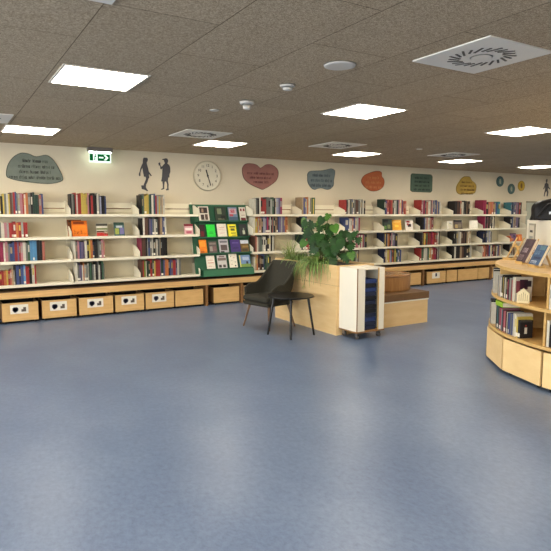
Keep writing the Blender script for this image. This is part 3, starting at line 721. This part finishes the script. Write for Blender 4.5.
# rolling cart
t = thing('rolling_cart', 'white rolling cart with birch edges and a tall open slot', 'cart', (0,0,0))
cx0, cx1, cy0, cy1, cz0, cz1 = 4.18, 4.612, 5.015, 5.355, .085, .862
def lam_edge(nm, a,b,c,d,e,f): return MB().box(a,b,c,d,e,f,M_LAM).build(nm, t)
lam_edge('side_panel', cx0, cx0+.016, cy0+.004, cy1, cz0+.016, cz1)
lam_edge('side_panel', cx1-.016, cx1, cy0+.004, cy1, cz0+.016, cz1)
lam_edge('rear_panel', cx0+.016, cx1-.016, cy1-.016, cy1, cz0+.016, cz1)
lam_edge('front_strip', cx0+.016, 4.302, cy0, cy0+.016, cz0+.016, cz1)
lam_edge('front_strip', 4.522, cx1-.004, cy0, cy0+.016, cz0+.016, cz1)
MB().box(cx0+.016, cx1-.016, cy0+.016, cy1-.016, cz1-.02, cz1-.002, M_LAM).build('top_panel', t)
MB().box(cx0-.002, cx1+.002, cy0-.002, cy1+.002, cz0, cz0+.016, M_EDGE).build('base_board', t)
MB().box(cx0-.001, cx0+.012, cy0-.001, cy0+.004, cz0+.016, cz1+.001, M_EDGE).box(4.512, 4.522, cy0-.001, cy0+.012, cz0+.016, cz1, M_OAK).box(cx1-.004, cx1+.001, cy0-.001, cy0+.01, cz0+.016, cz1, M_OAK).build('edge_trim', t)
for x in (cx0+.045, cx1-.05):
    for y in (cy0+.045, cy1-.05):
        w = MB(); w.tube([(x-.012,y,.032),(x+.012,y,.032)], .031, mat('castor_tyre',(70,66,62),.5), 16); cw = w.build('castor', t, True)
        MB().box(x-.018,x-.013,y-.02,y+.02,.03,.085,M_STEEL).box(x+.013,x+.018,y-.02,y+.02,.03,.085,M_STEEL).box(x-.018,x+.018,y-.02,y+.02,.075,.085,M_STEEL).build('fork', cw)
z = .102
cols = ['b','k','b','B','k','B','k','k','B','b','B','B']; hts = [.06,.03,.06,.04,.065,.05,.055,.045,.05,.06,.045,.05]
cols = cols[::-1]
names = ['lowest','second lowest','third from the bottom','fourth from the bottom','fifth from the bottom','sixth from the bottom','sixth from the top','fifth from the top','fourth from the top','third from the top','second from the top','topmost']
cushm = {'b': mat('cloth_blue',(44,62,112),.8,.08,40), 'k': mat('cloth_black',(28,30,36),.8,.08,40), 'B': mat('cloth_navy',(38,46,70),.8,.08,40)}
for i, c in enumerate(cols):
    h = .052
    o = MB().box(-.1,.1,0,.26,0,h-.003,cushm[c]).build('seat_cushion', None, False, .005, 2); o.location = (4.411+random.uniform(-.003,.003), cy0+.03+random.uniform(0,.01), z); z += h
    tag(o, f'{ {"b":"blue","k":"black","B":"dark navy"}[c] } flat seat pad in the white cart, {names[i]}', 'seat pad', 'flat seat pads stacked in the cart')

# ------------------------------------------------------------------ armchair
t = thing('armchair', 'dark olive grey tub armchair with brown splayed legs', 'chair', (3.74, 6.31, 0), R(90+13))
M_FAB = mat('olive_fabric', (58, 56, 48), .9, .08, 60, .15)
def sm(a, b, x):
    x = max(0, min(1, (x-a)/(b-a))); return x*x*(3-2*x)
NU, NV = 44, 8
vs = []; fs = []
for i in range(NU+1):
    s = -1 + 2*i/NU            # -1 one arm front .. 0 back .. 1 other arm front
    a = abs(s); sg = 1 if s >= 0 else -1
    if a > .60: tt = (a-.60)/.40; bx, by = .265, -.06 + tt*.28
    else:
        th = a/.60*PI/2; ex = .62      # squarish bend
        bx = .265*math.sin(th)**ex; by = -.06 - .17*math.cos(th)**ex
    rim = .585 - .05*sm(.82, 1, a) + .285*(1-sm(.40, .70, a))
    for j in range(NV+1):
        v = j/NV
        z = .325 + (rim-.325)*v
        inn = .84 + .16*sm(0,.35,v)
        back = 1-sm(.45,.75,a)
        lean = .11*max(0,(z-.42))/.42*back
        flare = 1 + .05*v*(1-back) - .02*v*back
        vs.append((sg*bx*inn*flare, by*(inn if by < 0 else 1) - lean, z))
for i in range(NU):
    for j in range(NV):
        k = i*(NV+1)+j; fs.append((k, k+NV+1, k+NV+2, k+1))
o = MB().add(vs, fs, M_FAB).build('shell', t, False)
for p in o.data.polygons: p.use_smooth = True
md = o.modifiers.new('thick', 'SOLIDIFY'); md.thickness = .038; md.offset = -1
md = o.modifiers.new('sub', 'SUBSURF'); md.levels = 2; md.render_levels = 2
o = MB().box(-.245,.245,-.22,.27,.305,.36,M_FAB).build('seat_base', t, False, .035, 4)
for p in o.data.polygons: p.use_smooth = True
o = MB().box(-.235,.235,-.22,.275,.362,.435,M_FAB).build('seat_cushion', t, False, .03, 5)
for p in o.data.polygons: p.use_smooth = True
M_LEG = mat_wood('walnut_leg', (92, 66, 44), (128, 96, 66), (4,4,1))
for sx, sy in ((-1,1),(1,1),(-1,-1),(1,-1)):
    MB().tube([(sx*.19, .17*sy+.01, .31), (sx*.255, .235*sy+.01, 0.0)], [.017,.011], M_LEG, 12).build('leg', t, True)

# side table
t = thing('side_table', 'small round black side table beside the armchair', 'side table', (3.69, 5.70, 0), R(12))
MB().lathe([(.265,.482),(.283,.486),(.285,.498),(.282,.502)], M_BLACK, 48).build('tabletop', t, True)
MB().box(-.16,.16,-.02,.02,.46,.482,M_BLACK).box(-.02,.02,-.16,.16,.4595,.4815,M_BLACK).build('underframe', t)
for sx, sy in ((1,1),(1,-1),(-1,1),(-1,-1)):
    MB().tube([(sx*.15,sy*.15,.482),(sx*.205,sy*.205,0)], [.017,.0125], M_BLACK, 12).build('leg', t, True)

# ------------------------------------------------------------------ plants
M_LEAF = mat('monstera_leaf', (38, 72, 30), .5, .4, 9, .3)
M_LEAFL = mat('monstera_leaf_light', (74, 116, 44), .45, .35, 9, .3)
M_LEAF2 = mat('spider_leaf', (108, 136, 66), .5, .3, 12, .4)
M_LEAF3 = mat('grass_leaf', (142, 160, 84), .5, .3, 12, .4)
M_STEM = mat('plant_stem', (84, 92, 50), .6, .2, 12)
def leaf_heart(b, T, size, m, notches=True):
    """broad heart leaf with side cuts, folded slightly along its rib"""
    half = [(0,0),(.16,-.12),(.34,-.10),(.47,.08),(.50,.26),(.30,.30),(.48,.40),(.44,.54),(.26,.48),(.38,.66),(.28,.78),(.16,.68),(.18,.88),(0,1.05)]
    if not notches: half = [(0,0),(.16,-.12),(.34,-.10),(.47,.08),(.50,.28),(.44,.52),(.30,.76),(.14,.94),(0,1.05)]
    for sg in (1,-1):
        vs = []; fs = []
        for x, y in half:
            z = .10*abs(x) - .35*(y*y)*.5 - .25*x*x
            vs.append((sg*x*size, y*size, z*size))
        n = len(half)
        for y in (.2,.4,.6,.8): vs.append((0, y*size, -.175*y*y*size))
        # fan faces from rib points
        rib = [0] + [n+k for k in range(4)] + [n-1]
        def near_rib(i):
            y = half[i][1]; return min(range(6), key=lambda r: abs(([0,.2,.4,.6,.8,1.05][r]) - y*0.85))
        for i in range(1, n-2):
            r0 = rib[near_rib(i)]; r1 = rib[near_rib(i+1)]
            if r0 == r1: fs.append((r0, i, i+1))
            else: fs.append((r0, i, i+1, r1))
        fs.append((0,1,rib[near_rib(1)])) if rib[near_rib(1)] != 0 else None
        fs.append((rib[near_rib(n-2)], n-2, n-1)) if rib[near_rib(n-2)] != n-1 else None
        b.add(vs, fs, m, T)
def frame_from(p, d, up=Vector((0,0,1))):
    d = d.normalized(); x = d.cross(up)
    if x.length < 1e-3: x = Vector((1,0,0))
    x.normalize(); z = x.cross(d).normalized()
    return Matrix(((x.x,d.x,z.x,p.x),(x.y,d.y,z.y,p.y),(x.z,d.z,z.z,p.z),(0,0,0,1)))
rnd = random.Random(11)
t = thing('potted_plant', 'big dark-leaved climbing plant rising from the planter', 'plant', (4.44, 5.95, .845))
fo = MB(); st = MB()
tips = []
# (dx, dy, z above soil, size) in the planter's frame
spots = [(-.10,.38,.56,.17),(-.02,.12,.62,.16),(.02,.52,.52,.15),(-.12,.22,.44,.19),(.0,-.05,.46,.2),(-.08,-.22,.52,.16),(.05,-.40,.42,.15),(.02,-.50,.28,.15),(-.1,-.05,.32,.21),
 (-.06,-.25,.34,.21),(-.14,.1,.22,.2),(-.12,-.18,.2,.22),(-.02,-.38,.16,.2),(.08,.3,.36,.2),(.08,.05,.52,.18),(.1,-.2,.44,.18),(-.16,.3,.3,.15),(.0,.42,.40,.15),(-.05,.26,.54,.15),(-.18,-.3,.1,.18),(.1,-.05,.2,.2),(.12,.4,.2,.18),(-.12,.0,.4,.17),(-.02,-.12,.26,.2),(-.13,-.32,.26,.18),(.03,.0,.66,.12),(.1,.5,.36,.15),(.12,.2,.5,.15),(.0,.34,.3,.17),(-.1,.12,.36,.17),(-.04,-.3,.4,.16),(.12,-.3,.3,.17),(.0,.16,.18,.2),(-.08,.05,.5,.15),(.1,-.46,.36,.14),(-.05,.46,.6,.12),(.1,.36,.55,.13),(.06,-.48,.44,.14),(-.04,-.52,.18,.15),(.1,-.1,.34,.17),(-.06,.42,.46,.14),(.0,.02,.38,.16),(-.1,-.16,.46,.16),(.04,.24,.26,.17),(-.1,-.4,.34,.15)]
for (dx,dy,dz,sz) in spots:
    base = Vector((rnd.uniform(-.05,.05), rnd.uniform(-.12,.12), 0)); p = Vector((dx,dy,dz)) + Vector((rnd.uniform(-.02,.02),rnd.uniform(-.02,.02),0))
    mid = (base+p)/2 + Vector((rnd.uniform(-.03,.03), rnd.uniform(-.03,.03), .08))
    pts = []
    for k in range(7):
        u = k/6; pts.append((1-u)**2*base + 2*u*(1-u)*mid + u*u*p)
    st.tube(pts, [.006-.003*k/6 for k in range(7)], M_STEM, 6)
    out = Vector((-.55, dy*1.6-.35, 0)) + Vector((rnd.uniform(-.4,.4), rnd.uniform(-.5,.5), 0))
    d = out.normalized()*.6 + Vector((0,0,-.75+rnd.uniform(-.3,.25)))
    up = Vector((-.7,-.7,.5)) + Vector((rnd.uniform(-.4,.4), rnd.uniform(-.4,.4), rnd.uniform(-.2,.4)))
    leaf_heart(fo, frame_from(p, d, up), sz*rnd.uniform(.62,.92), M_LEAFL if rnd.random() < .28 else M_LEAF, rnd.random() < .8)
o = fo.build('foliage', t, False); [setattr(p, 'use_smooth', True) for p in o.data.polygons]
st.build('stems', t)

def blade(b, p, az, ln, rise, droop, w, m):
    """arching strap leaf"""
    n = 7; vs = []; fs = []; side = Vector((-math.sin(az), math.cos(az), 0)); pos = Vector(p); el = rise
    for k in range(n+1):
        u = k/n; ww = w*(1-u)**.6*(.55+.45*min(1,u*4))
        if k == n: ww = .0006
        vs += [pos-side*ww, pos+side*ww]
        d = Vector((math.cos(az)*math.cos(el), math.sin(az)*math.cos(el), math.sin(el)))
        pos = pos + d*ln/n; el -= droop/n
    for k in range(n): fs.append((2*k,2*k+1,2*k+3,2*k+2))
    b.add(vs, fs, m)
def strap_plant(label, loc, n, ln, rise, droop, w, m, azf, spread=.05):
    t = thing('strap_leaf_plant', label, 'plant', loc)
    b = MB()
    for k in range(n):
        az = azf(); blade(b, (rnd.uniform(-spread,spread), rnd.uniform(-spread,spread), 0), az, ln*rnd.uniform(.6,1.1), R(rise+rnd.uniform(-22,22)), R(droop+rnd.uniform(-25,25)), w, m)
    b.build('foliage', t)
    MB().lathe([(.015,-.01),(.012,.02),(.006,.03)], M_STEM, 8).build('crown', t)
    return t
strap_plant('trailing grassy spider plant hanging over the front of the planter', (4.19, 5.80, .85), 120, .50, 45, 165, .0075, M_LEAF2, lambda: rnd.uniform(R(115), R(250)), .08)
strap_plant('lighter spider plant tuft trailing next to the big-leaved plant', (4.20, 5.95, .85), 50, .34, 48, 150, .006, M_LEAF3, lambda: rnd.uniform(R(90), R(270)), .07)
strap_plant('upright grassy plant at the armchair end of the planter', (4.28, 6.62, .85), 70, .42, 62, 75, .006, M_LEAF3, lambda: rnd.uniform(0, 2*PI), .06)
strap_plant('low feathery plant in the middle of the planter', (4.26, 6.42, .85), 90, .30, 50, 95, .008, M_LEAF2, lambda: rnd.uniform(0, 2*PI), .12)
strap_plant('short leafy tuft between the feathery plant and the trailing one', (4.24, 6.20, .85), 80, .26, 50, 95, .009, M_LEAF2, lambda: rnd.uniform(0, 2*PI), .10)
t = thing('flower', 'small white flower among the leaves in the planter', 'flower', (4.24, 6.02, .85))
MB().tube([(0,0,0),(0,0,.11)], .003, M_STEM, 6).build('stem', t)
b = MB()
for k in range(6):
    T = Matrix.Translation((0,0,.115)) @ Matrix.Rotation(2*PI*k/6, 4, 'Z') @ Matrix.Rotation(R(-25), 4, 'Y')
    b.add([(0,0,0),(.02,-.014,0),(.04,0,.004),(.02,.014,0)], [(0,1,2,3)], mat('petal', (226,220,196), .6), T)
b.build('petals', t)
t = thing('plant_runner', 'thin hanging plant runner with a small tuft on the planter front', 'plant', (4.13, 5.98, .86))
MB().tube([(.05,0,.0),(-.01,0,.03),(-.02,.01,-.02),(-.012,.03,-.16),(-.012,.06,-.3)], .0028, M_STEM, 6).build('stem', t)
b = MB()
for k in range(7): blade(b, (-.015,.06,-.3), R(100+k*27), .06, R(-30), R(50), .003, M_LEAF3)
b.build('tuft', t)

# ------------------------------------------------------------------ round bookcase
CC = (5.93, 2.48)
t = thing('round_bookcase', 'round birch bookcase with a white core and curved open shelves', 'bookcase', (0,0,0))
A0, A1 = 75, 262
P_ = lambda r, ang: (CC[0]+r*math.cos(R(ang)), CC[1]+r*math.sin(R(ang)))
AP = 1.1                                            # the white core is a square block standing cornerwise
def r_in(a): return AP/math.cos(R(((a % 90)-45)))
MB().prism([P_(AP*2**.5, q) for q in (0,90,180,270)], 0, 1.44, M_LAM).build('core', t)
def seg(r1, z0, z1, m, name, off=.001):
    for qa, qb in ((91,179.4),(180.6,262)):
        n = 40; pts = [P_(r1, qa+(qb-qa)*k/n) for k in range(n+1)]
        pts += [P_(min(r1-.005, r_in(qb)+off), qb), P_(min(r1-.005, r_in(qa)+off), qa)]
        MB().prism(pts, z0, z1, m).build(name, t)
for qa, qb in ((92,178),(182,262)):
    MB().prism([P_(r_in(qa)+.002,qa),P_(r_in(qb)+.002,qb),P_(r_in(qb)+.014,qb),P_(r_in(qa)+.014,qa)], .38, .97, M_OAK).build('rear_lining', t)
seg(1.575, .97, 1.0, M_OAK, 'tabletop')
seg(1.60, .672, .70, M_OAK, 'shelf_board')
seg(1.615, .352, .38, M_OAK, 'shelf_board')
def radial(a, r0, r1, z0, z1, th, m, name):
    ca, sa = math.cos(R(a)), math.sin(R(a))
    T = Matrix(((ca,-sa,0,CC[0]),(sa,ca,0,CC[1]),(0,0,1,0),(0,0,0,1)))
    return MB().box(r0, r1, -th/2, th/2, z0, z1, m, T).build(name, t)
for a in (110, 139.3, 169.6, 199.5, 229):
    radial(a, r_in(a)+.03, 1.56, .70, .97, .022, M_OAK, 'divider'); radial(a, r_in(a)+.03, 1.58, .38, .672, .022, M_OAK, 'divider')
M_PALE = mat_wood('pale_birch', (230, 194, 134), (240, 208, 150), (.7,.7,1.5))
bl = {95:'curved bookcase box at its far hidden side', 114:'box front on the far bend of the round bookcase', 133:'narrow-looking box front at the bend of the round bookcase', 152:'widest box front at the foot of the round bookcase',
      171:'box front of the round bookcase cut by the picture edge', 190:'box front of the round bookcase past the picture edge', 209:'bookcase box front hidden round the near side', 228:'bookcase box front hidden at the rear side'}
for a in (114, 133, 152, 171, 190, 209, 228):
    a0, a1 = a+.45, a+19-.45
    tb = thing('storage_box', 'birch pull-out ' + bl[a], 'storage box', (0,0,0), group='birch pull-out boxes of the round bookcase')
    p = lambda r, ang: (CC[0]+r*math.cos(R(ang)), CC[1]+r*math.sin(R(ang)))
    MB().prism([p(1.632,a0), p(1.612,a0), p(1.612,a1), p(1.632,a1)], .035, .335, M_PALE).build('front_panel', tb)
    MB().prism([p(1.611,a0+.3), p(max(r_in(a0),r_in(a1),1.565 if a == 171 else 0)+.03,a0+.3), p(max(r_in(a0),r_in(a1),1.565 if a == 171 else 0)+.03,a1-.3), p(1.611,a1-.3)], .045, .30, M_OAK).build('carcass', tb)
    for q in (a0+2, a1-2):
        for r in ((1.575,) if a == 171 else (1.42, 1.57)):
            x, y = p(r, q); MB().tube([(x-.012,y,.0225),(x+.012,y,.0225)], .022, M_BLACK, 10).build('wheel', tb)

# books on the round bookcase
def radial_book(a, r, z, w, h, d, ck, label, grp, art=None):
    mb = book_mb(w, h, d, ck, random.random() < .3)
    if art:
        for (c0, z0, c1, z1, rgb) in art: mb.box(w/2, w/2+.0008, c0*d, c1*d, z0*h, z1*h, cm(rgb))
    o = mb.build('book'); o.location = (CC[0]+r*math.cos(R(a)), CC[1]+r*math.sin(R(a)), z); o.rotation_euler = (0,0,R(a+90))
    tag(o, label, 'book', grp); return o
def radial_run(a, z, s, ws, hs, r, where, grp, arts={}):
    # books fill from the far divider towards the viewer; +x of a book points to growing angle
    for i, ch in enumerate(s):
        w = ws[i] if isinstance(ws, list) else ws; h = hs[i] if isinstance(hs, list) else hs + random.uniform(-.02,.02)
        d = min(.21, h*.78); r_in = r - d
        da = math.degrees(w/ r_in); a += da/2
        radial_book(a, r, z, w*.97, h, d, ch, f'{PAL[ch][0]} book {ordw[i]} from the far divider, {where}', grp, arts.get(i)); a += da/2
    return a
G1 = 'books on the upper shelf of the round bookcase'; G2 = 'books on the lower shelf of the round bookcase'
ART1 = [(.1,.35,.35,.85,(120,60,70)),(.3,.5,.75,.9,(60,30,46)),(.55,.6,.95,.85,(40,34,44)),(.15,.05,.9,.3,(190,170,160)),(0,0,.06,1,(226,218,196))]
ART2 = [(.35,.25,.55,.6,(200,196,180)),(.4,.65,.5,.75,(160,60,50)),(.0,.9,.9,1,(70,66,60))]
radial_run(140.3, .7005, 'gewtlwgkykwgkmkegrw', [.017,.018,.016,.014,.02,.022,.016,.022,.012,.024,.018,.02,.026,.014,.018,.02,.016,.014,.03],
   [.20,.20,.215,.20,.20,.19,.205,.22,.2,.21,.2,.2,.21,.19,.205,.21,.20,.195,.225], 1.585, 'upper shelf of the round bookcase', G1, {18: ART1})
radial_run(140.3, .3805, 'kkckkgmmpckmprkwkbbgbwwyk', [.018,.02,.022,.014,.02,.014,.016,.018,.016,.02,.016,.02,.018,.012,.022,.012,.014,.014,.022,.022,.02,.024,.024,.026,.032],
   [.225,.225,.225,.215,.22,.215,.215,.215,.215,.205,.21,.205,.205,.205,.21,.205,.2,.2,.205,.2,.2,.215,.21,.19,.165], 1.59, 'lower shelf of the round bookcase', G2, {24: ART2})
radial_run(126, .7005, 'kwbewkww', .026, .225, 1.59, 'beyond the divider on the upper shelf', G1)
radial_run(126, .3805, 'wkwgwkkw', .026, .22, 1.605, 'beyond the divider on the lower shelf', G2)
radial_run(170.8, .7005, 'wkg', .024, .215, 1.58, 'past the near divider on the upper shelf', G1)
radial_run(170.8, .3805, 'wkk', .026, .215, 1.59, 'past the near divider on the lower shelf', G2)
# lime green book lying flat over the lower row
def pol(r, a, z): return (CC[0]+r*math.cos(R(a)), CC[1]+r*math.sin(R(a)), z)
ml = mat('cover_bright_lime', (136, 176, 44), .5, .08, 20)
o = MB().box(-.10,.10,0,.004,.0,.045,ml).box(-.10,.10,.004,.17,0,.003,ml).box(-.10,.10,.004,.17,.042,.045,ml).box(-.097,.097,.004,.166,.003,.042,M_PAGES).build('book')
o.location = pol(1.60, 144.6, .6125); o.rotation_euler = (0,0,R(144.5+90)); tag(o, 'lime green book lying flat on top of the lower row in the round bookcase', 'book', G2)
# house bookend
t = thing('house_ornament', 'small cream wooden house shape standing on the upper curved shelf', 'ornament', pol(1.555, 158.3, .7005), R(-62))
M_HOUSE = mat('house_cream', (222,206,160), .6, .04, 10)
HT = Matrix(((1,0,0,0),(0,0,-1,.02),(0,1,0,0),(0,0,0,1)))
MB().prism([(-.052,0),(.052,0),(.052,.09),(0,.135),(-.052,.09)], 0, .02, M_HOUSE, HT).build('body', t)
l = MB(); mk = mat('house_line', (130,108,74), .7)
for x in (-.034,-.017,0,.017,.034): l.box(x-.002,x+.002,-.001,0,.02,.075 + (.034-abs(x))*.7, mk)
l.build('carved_lines', t)

# easels and books on the bookcase top
ZT = 1.0005
def easel(label, x, y, normal_deg, tilt=24, h=.21, w=.10):
    """local -Y faces the given direction; the back rest leans away"""
    t = thing('book_easel', label, 'book easel', (x, y, ZT), R(normal_deg+90), group='wooden book easels on the round bookcase')
    T = Matrix.Translation((0,0,.012)) @ Matrix.Rotation(R(-tilt), 4, 'X')
    b = MB()
    for sx in (-w/2, w/2-.014): b.box(sx, sx+.014, 0, .01, 0, h, M_OAK, T)
    b.box(-w/2, w/2, 0, .01, h*.55, h*.55+.014, M_OAK, T); b.build('back_rest', t)
    MB().box(-w/2, w/2, -.045, .06, 0, .012, M_OAK).box(-w/2, w/2, -.05, -.042, .012, .026, M_OAK).build('base', t)
    T2 = Matrix.Translation((0,.15,0)) @ Matrix.Rotation(R(24), 4, 'X')
    MB().box(-.012,.012,-.005,.005,0,h*.72,M_OAK,T2).build('rear_strut', t)
    return t, Matrix.Translation((x,y,ZT)) @ Matrix.Rotation(R(normal_deg+90),4,'Z')
def easel_book(label, E_, base, art, w, h, th, tilt=24):
    o = cover_mb(w, h, th, cm(base), [(a,c,a2,c2,cm(m)) for a,c,a2,c2,m in art]).build('book')
    o.matrix_world = E_ @ Matrix.Translation((0,-.002,.0125)) @ Matrix.Rotation(R(-tilt),4,'X') @ Matrix.Translation((0,-th-.0005,0))
    tag(o, label, 'book', 'books propped on easels on the round bookcase')
easel('empty light wooden book easel at the tip of the round tabletop', 5.40, 3.865, 168, 30, .27, .12)
_, E1 = easel('wooden book easel behind the dark portrait book', 5.07, 3.475, 154, 26, .27, .13)
easel_book('book with a dark portrait cover propped on the middle easel', E1, (150,120,120), [(0,.0,1,1,(70,46,52)),(.1,.05,.6,.3,(176,150,150)),(.2,.4,.7,.6,(190,170,176)),(.3,.7,.8,.95,(90,70,76))], .17, .25, .03, 26)
_, E2 = easel('wooden book easel behind the blue book, nearest the picture edge', 4.85, 3.185, 154, 26, .22, .12)
easel_book('book with a blue painted cover propped on the nearest easel', E2, (90,110,130), [(0,0,1,1,(66,92,124)),(.1,.05,.7,.2,(190,200,210)),(.1,.5,.6,.7,(120,150,180)),(.4,.75,.9,.95,(100,140,150)),(.2,.28,.9,.4,(40,56,90))], .17, .205, .03, 26)

# framed card on the white core
n_a = 135; cp = (5.70, 3.80-.0005)
t = thing('card_holder', 'grey card holder with a small poster on the white core', 'card holder', (cp[0]-.002, cp[1]+.002, 1.10), R(n_a+90))
MB().box(-.15,.15,-.014,0,0,.30,mat('holder_grey',(150,144,126),.4)).build('frame', t)
MB().box(-.12,.12,-.016,-.014,.02,.28,mat('card_white',(214,206,188),.6)).build('card', t)
MB().box(-.07,.07,-.018,-.016,.20,.225,M_INK).box(-.09,.09,-.018,-.016,.10,.16,mat('card_grey',(150,150,140),.6)).box(-.12,.12,-.018,-.016,.02,.065,mat('card_orange',(206,140,96),.6)).build('card_print', t)

# black bag on the white core
t = thing('handbag', 'slouching black bag lying on the white core of the round bookcase', 'bag', (5.47, 3.455, 1.4405), R(-56))
M_BAG = mat('black_nylon', (16, 15, 16), .55, .3, 14, .3)
nu, nv = 28, 12; vs = []; fs = []
r2 = random.Random(3)
for j in range(nv+1):
    v = j/nv
    for i in range(nu):
        a = 2*PI*i/nu
        prof = (1-v**5)**.5 if v < 1 else 0
        rr = .9*prof*(1+.06*math.sin(3*a+v*5)+.05*math.sin(7*a-3*v))
        x = .21*rr*(abs(math.cos(a))**.7)*(1 if math.cos(a)>=0 else -1); y = .12*rr*(abs(math.sin(a))**.8)*(1 if math.sin(a)>=0 else -1)
        vs.append((x, y, .215*v*(1+.05*math.sin(2*a))+.012*math.sin(5*a)*v*(1-v)))
for j in range(nv):
    for i in range(nu): fs.append((j*nu+i, j*nu+(i+1)%nu, (j+1)*nu+(i+1)%nu, (j+1)*nu+i))
fs.append(tuple(range(nu))[::-1])
MB().add(vs, fs, M_BAG).build('body', t, True)
hp_ = [(-.12+.24*k/10, -.122, .04+.13*math.sin(PI*k/10)) for k in range(11)]
MB().tube(hp_, .012, M_BAG, 8).build('handle', t, True)
MB().box(-.02,.02,-.128,-.11,.06,.09,M_STEEL).build('buckle', t, False, .004)

# ------------------------------------------------------------------ shelf books: the 290 that show largest are objects, the rest one mass
queue.sort(key=lambda q: -q[0])
NB = 236
rest = MB()
for i, (_, w, h, d, ch, pos, lb, grp, stk) in enumerate(queue):
    mb = book_mb(w, h, d, ch, stk)
    if i < NB:
        o = mb.build('book'); o.location = pos; tag(o, lb, 'book', grp)
    else:
        off = Vector(pos)
        n = len(rest.v); rest.v += [tuple(Vector(v)+off) for v in mb.v]
        for f, k in zip(mb.f, mb.m): rest.f.append([q+n for q in f]); rest.m.append(rest.mi(mb.mats[k]))
o = rest.build('shelved_books'); tag(o, 'mass of small upright books filling the far wall shelf bays', 'books', kind='stuff')
print('BOOKS', len(queue), len([o for o in bpy.data.objects if o.name.startswith('book')]))

# ------------------------------------------------------------------ camera, world, view
cam = bpy.data.cameras.new('camera'); co = bpy.data.objects.new('camera', cam); C.objects.link(co)
co.location = (0,0,1.5); co.rotation_euler = (R(90-6.32), 0, R(-31.29)); cam.sensor_width = 36; cam.lens = 36*550.4/551
cam.clip_start = .05; cam.clip_end = 100
sc = bpy.context.scene; sc.camera = co
wd = bpy.data.worlds.new('sky'); sc.world = wd; wd.use_nodes = True
wd.node_tree.nodes['Background'].inputs[0].default_value = (.75,.85,1,1); wd.node_tree.nodes['Background'].inputs[1].default_value = 1.0
sc.view_settings.view_transform = 'Standard'; sc.view_settings.look = 'None'; sc.view_settings.gamma = 1; sc.view_settings.exposure = 1.0
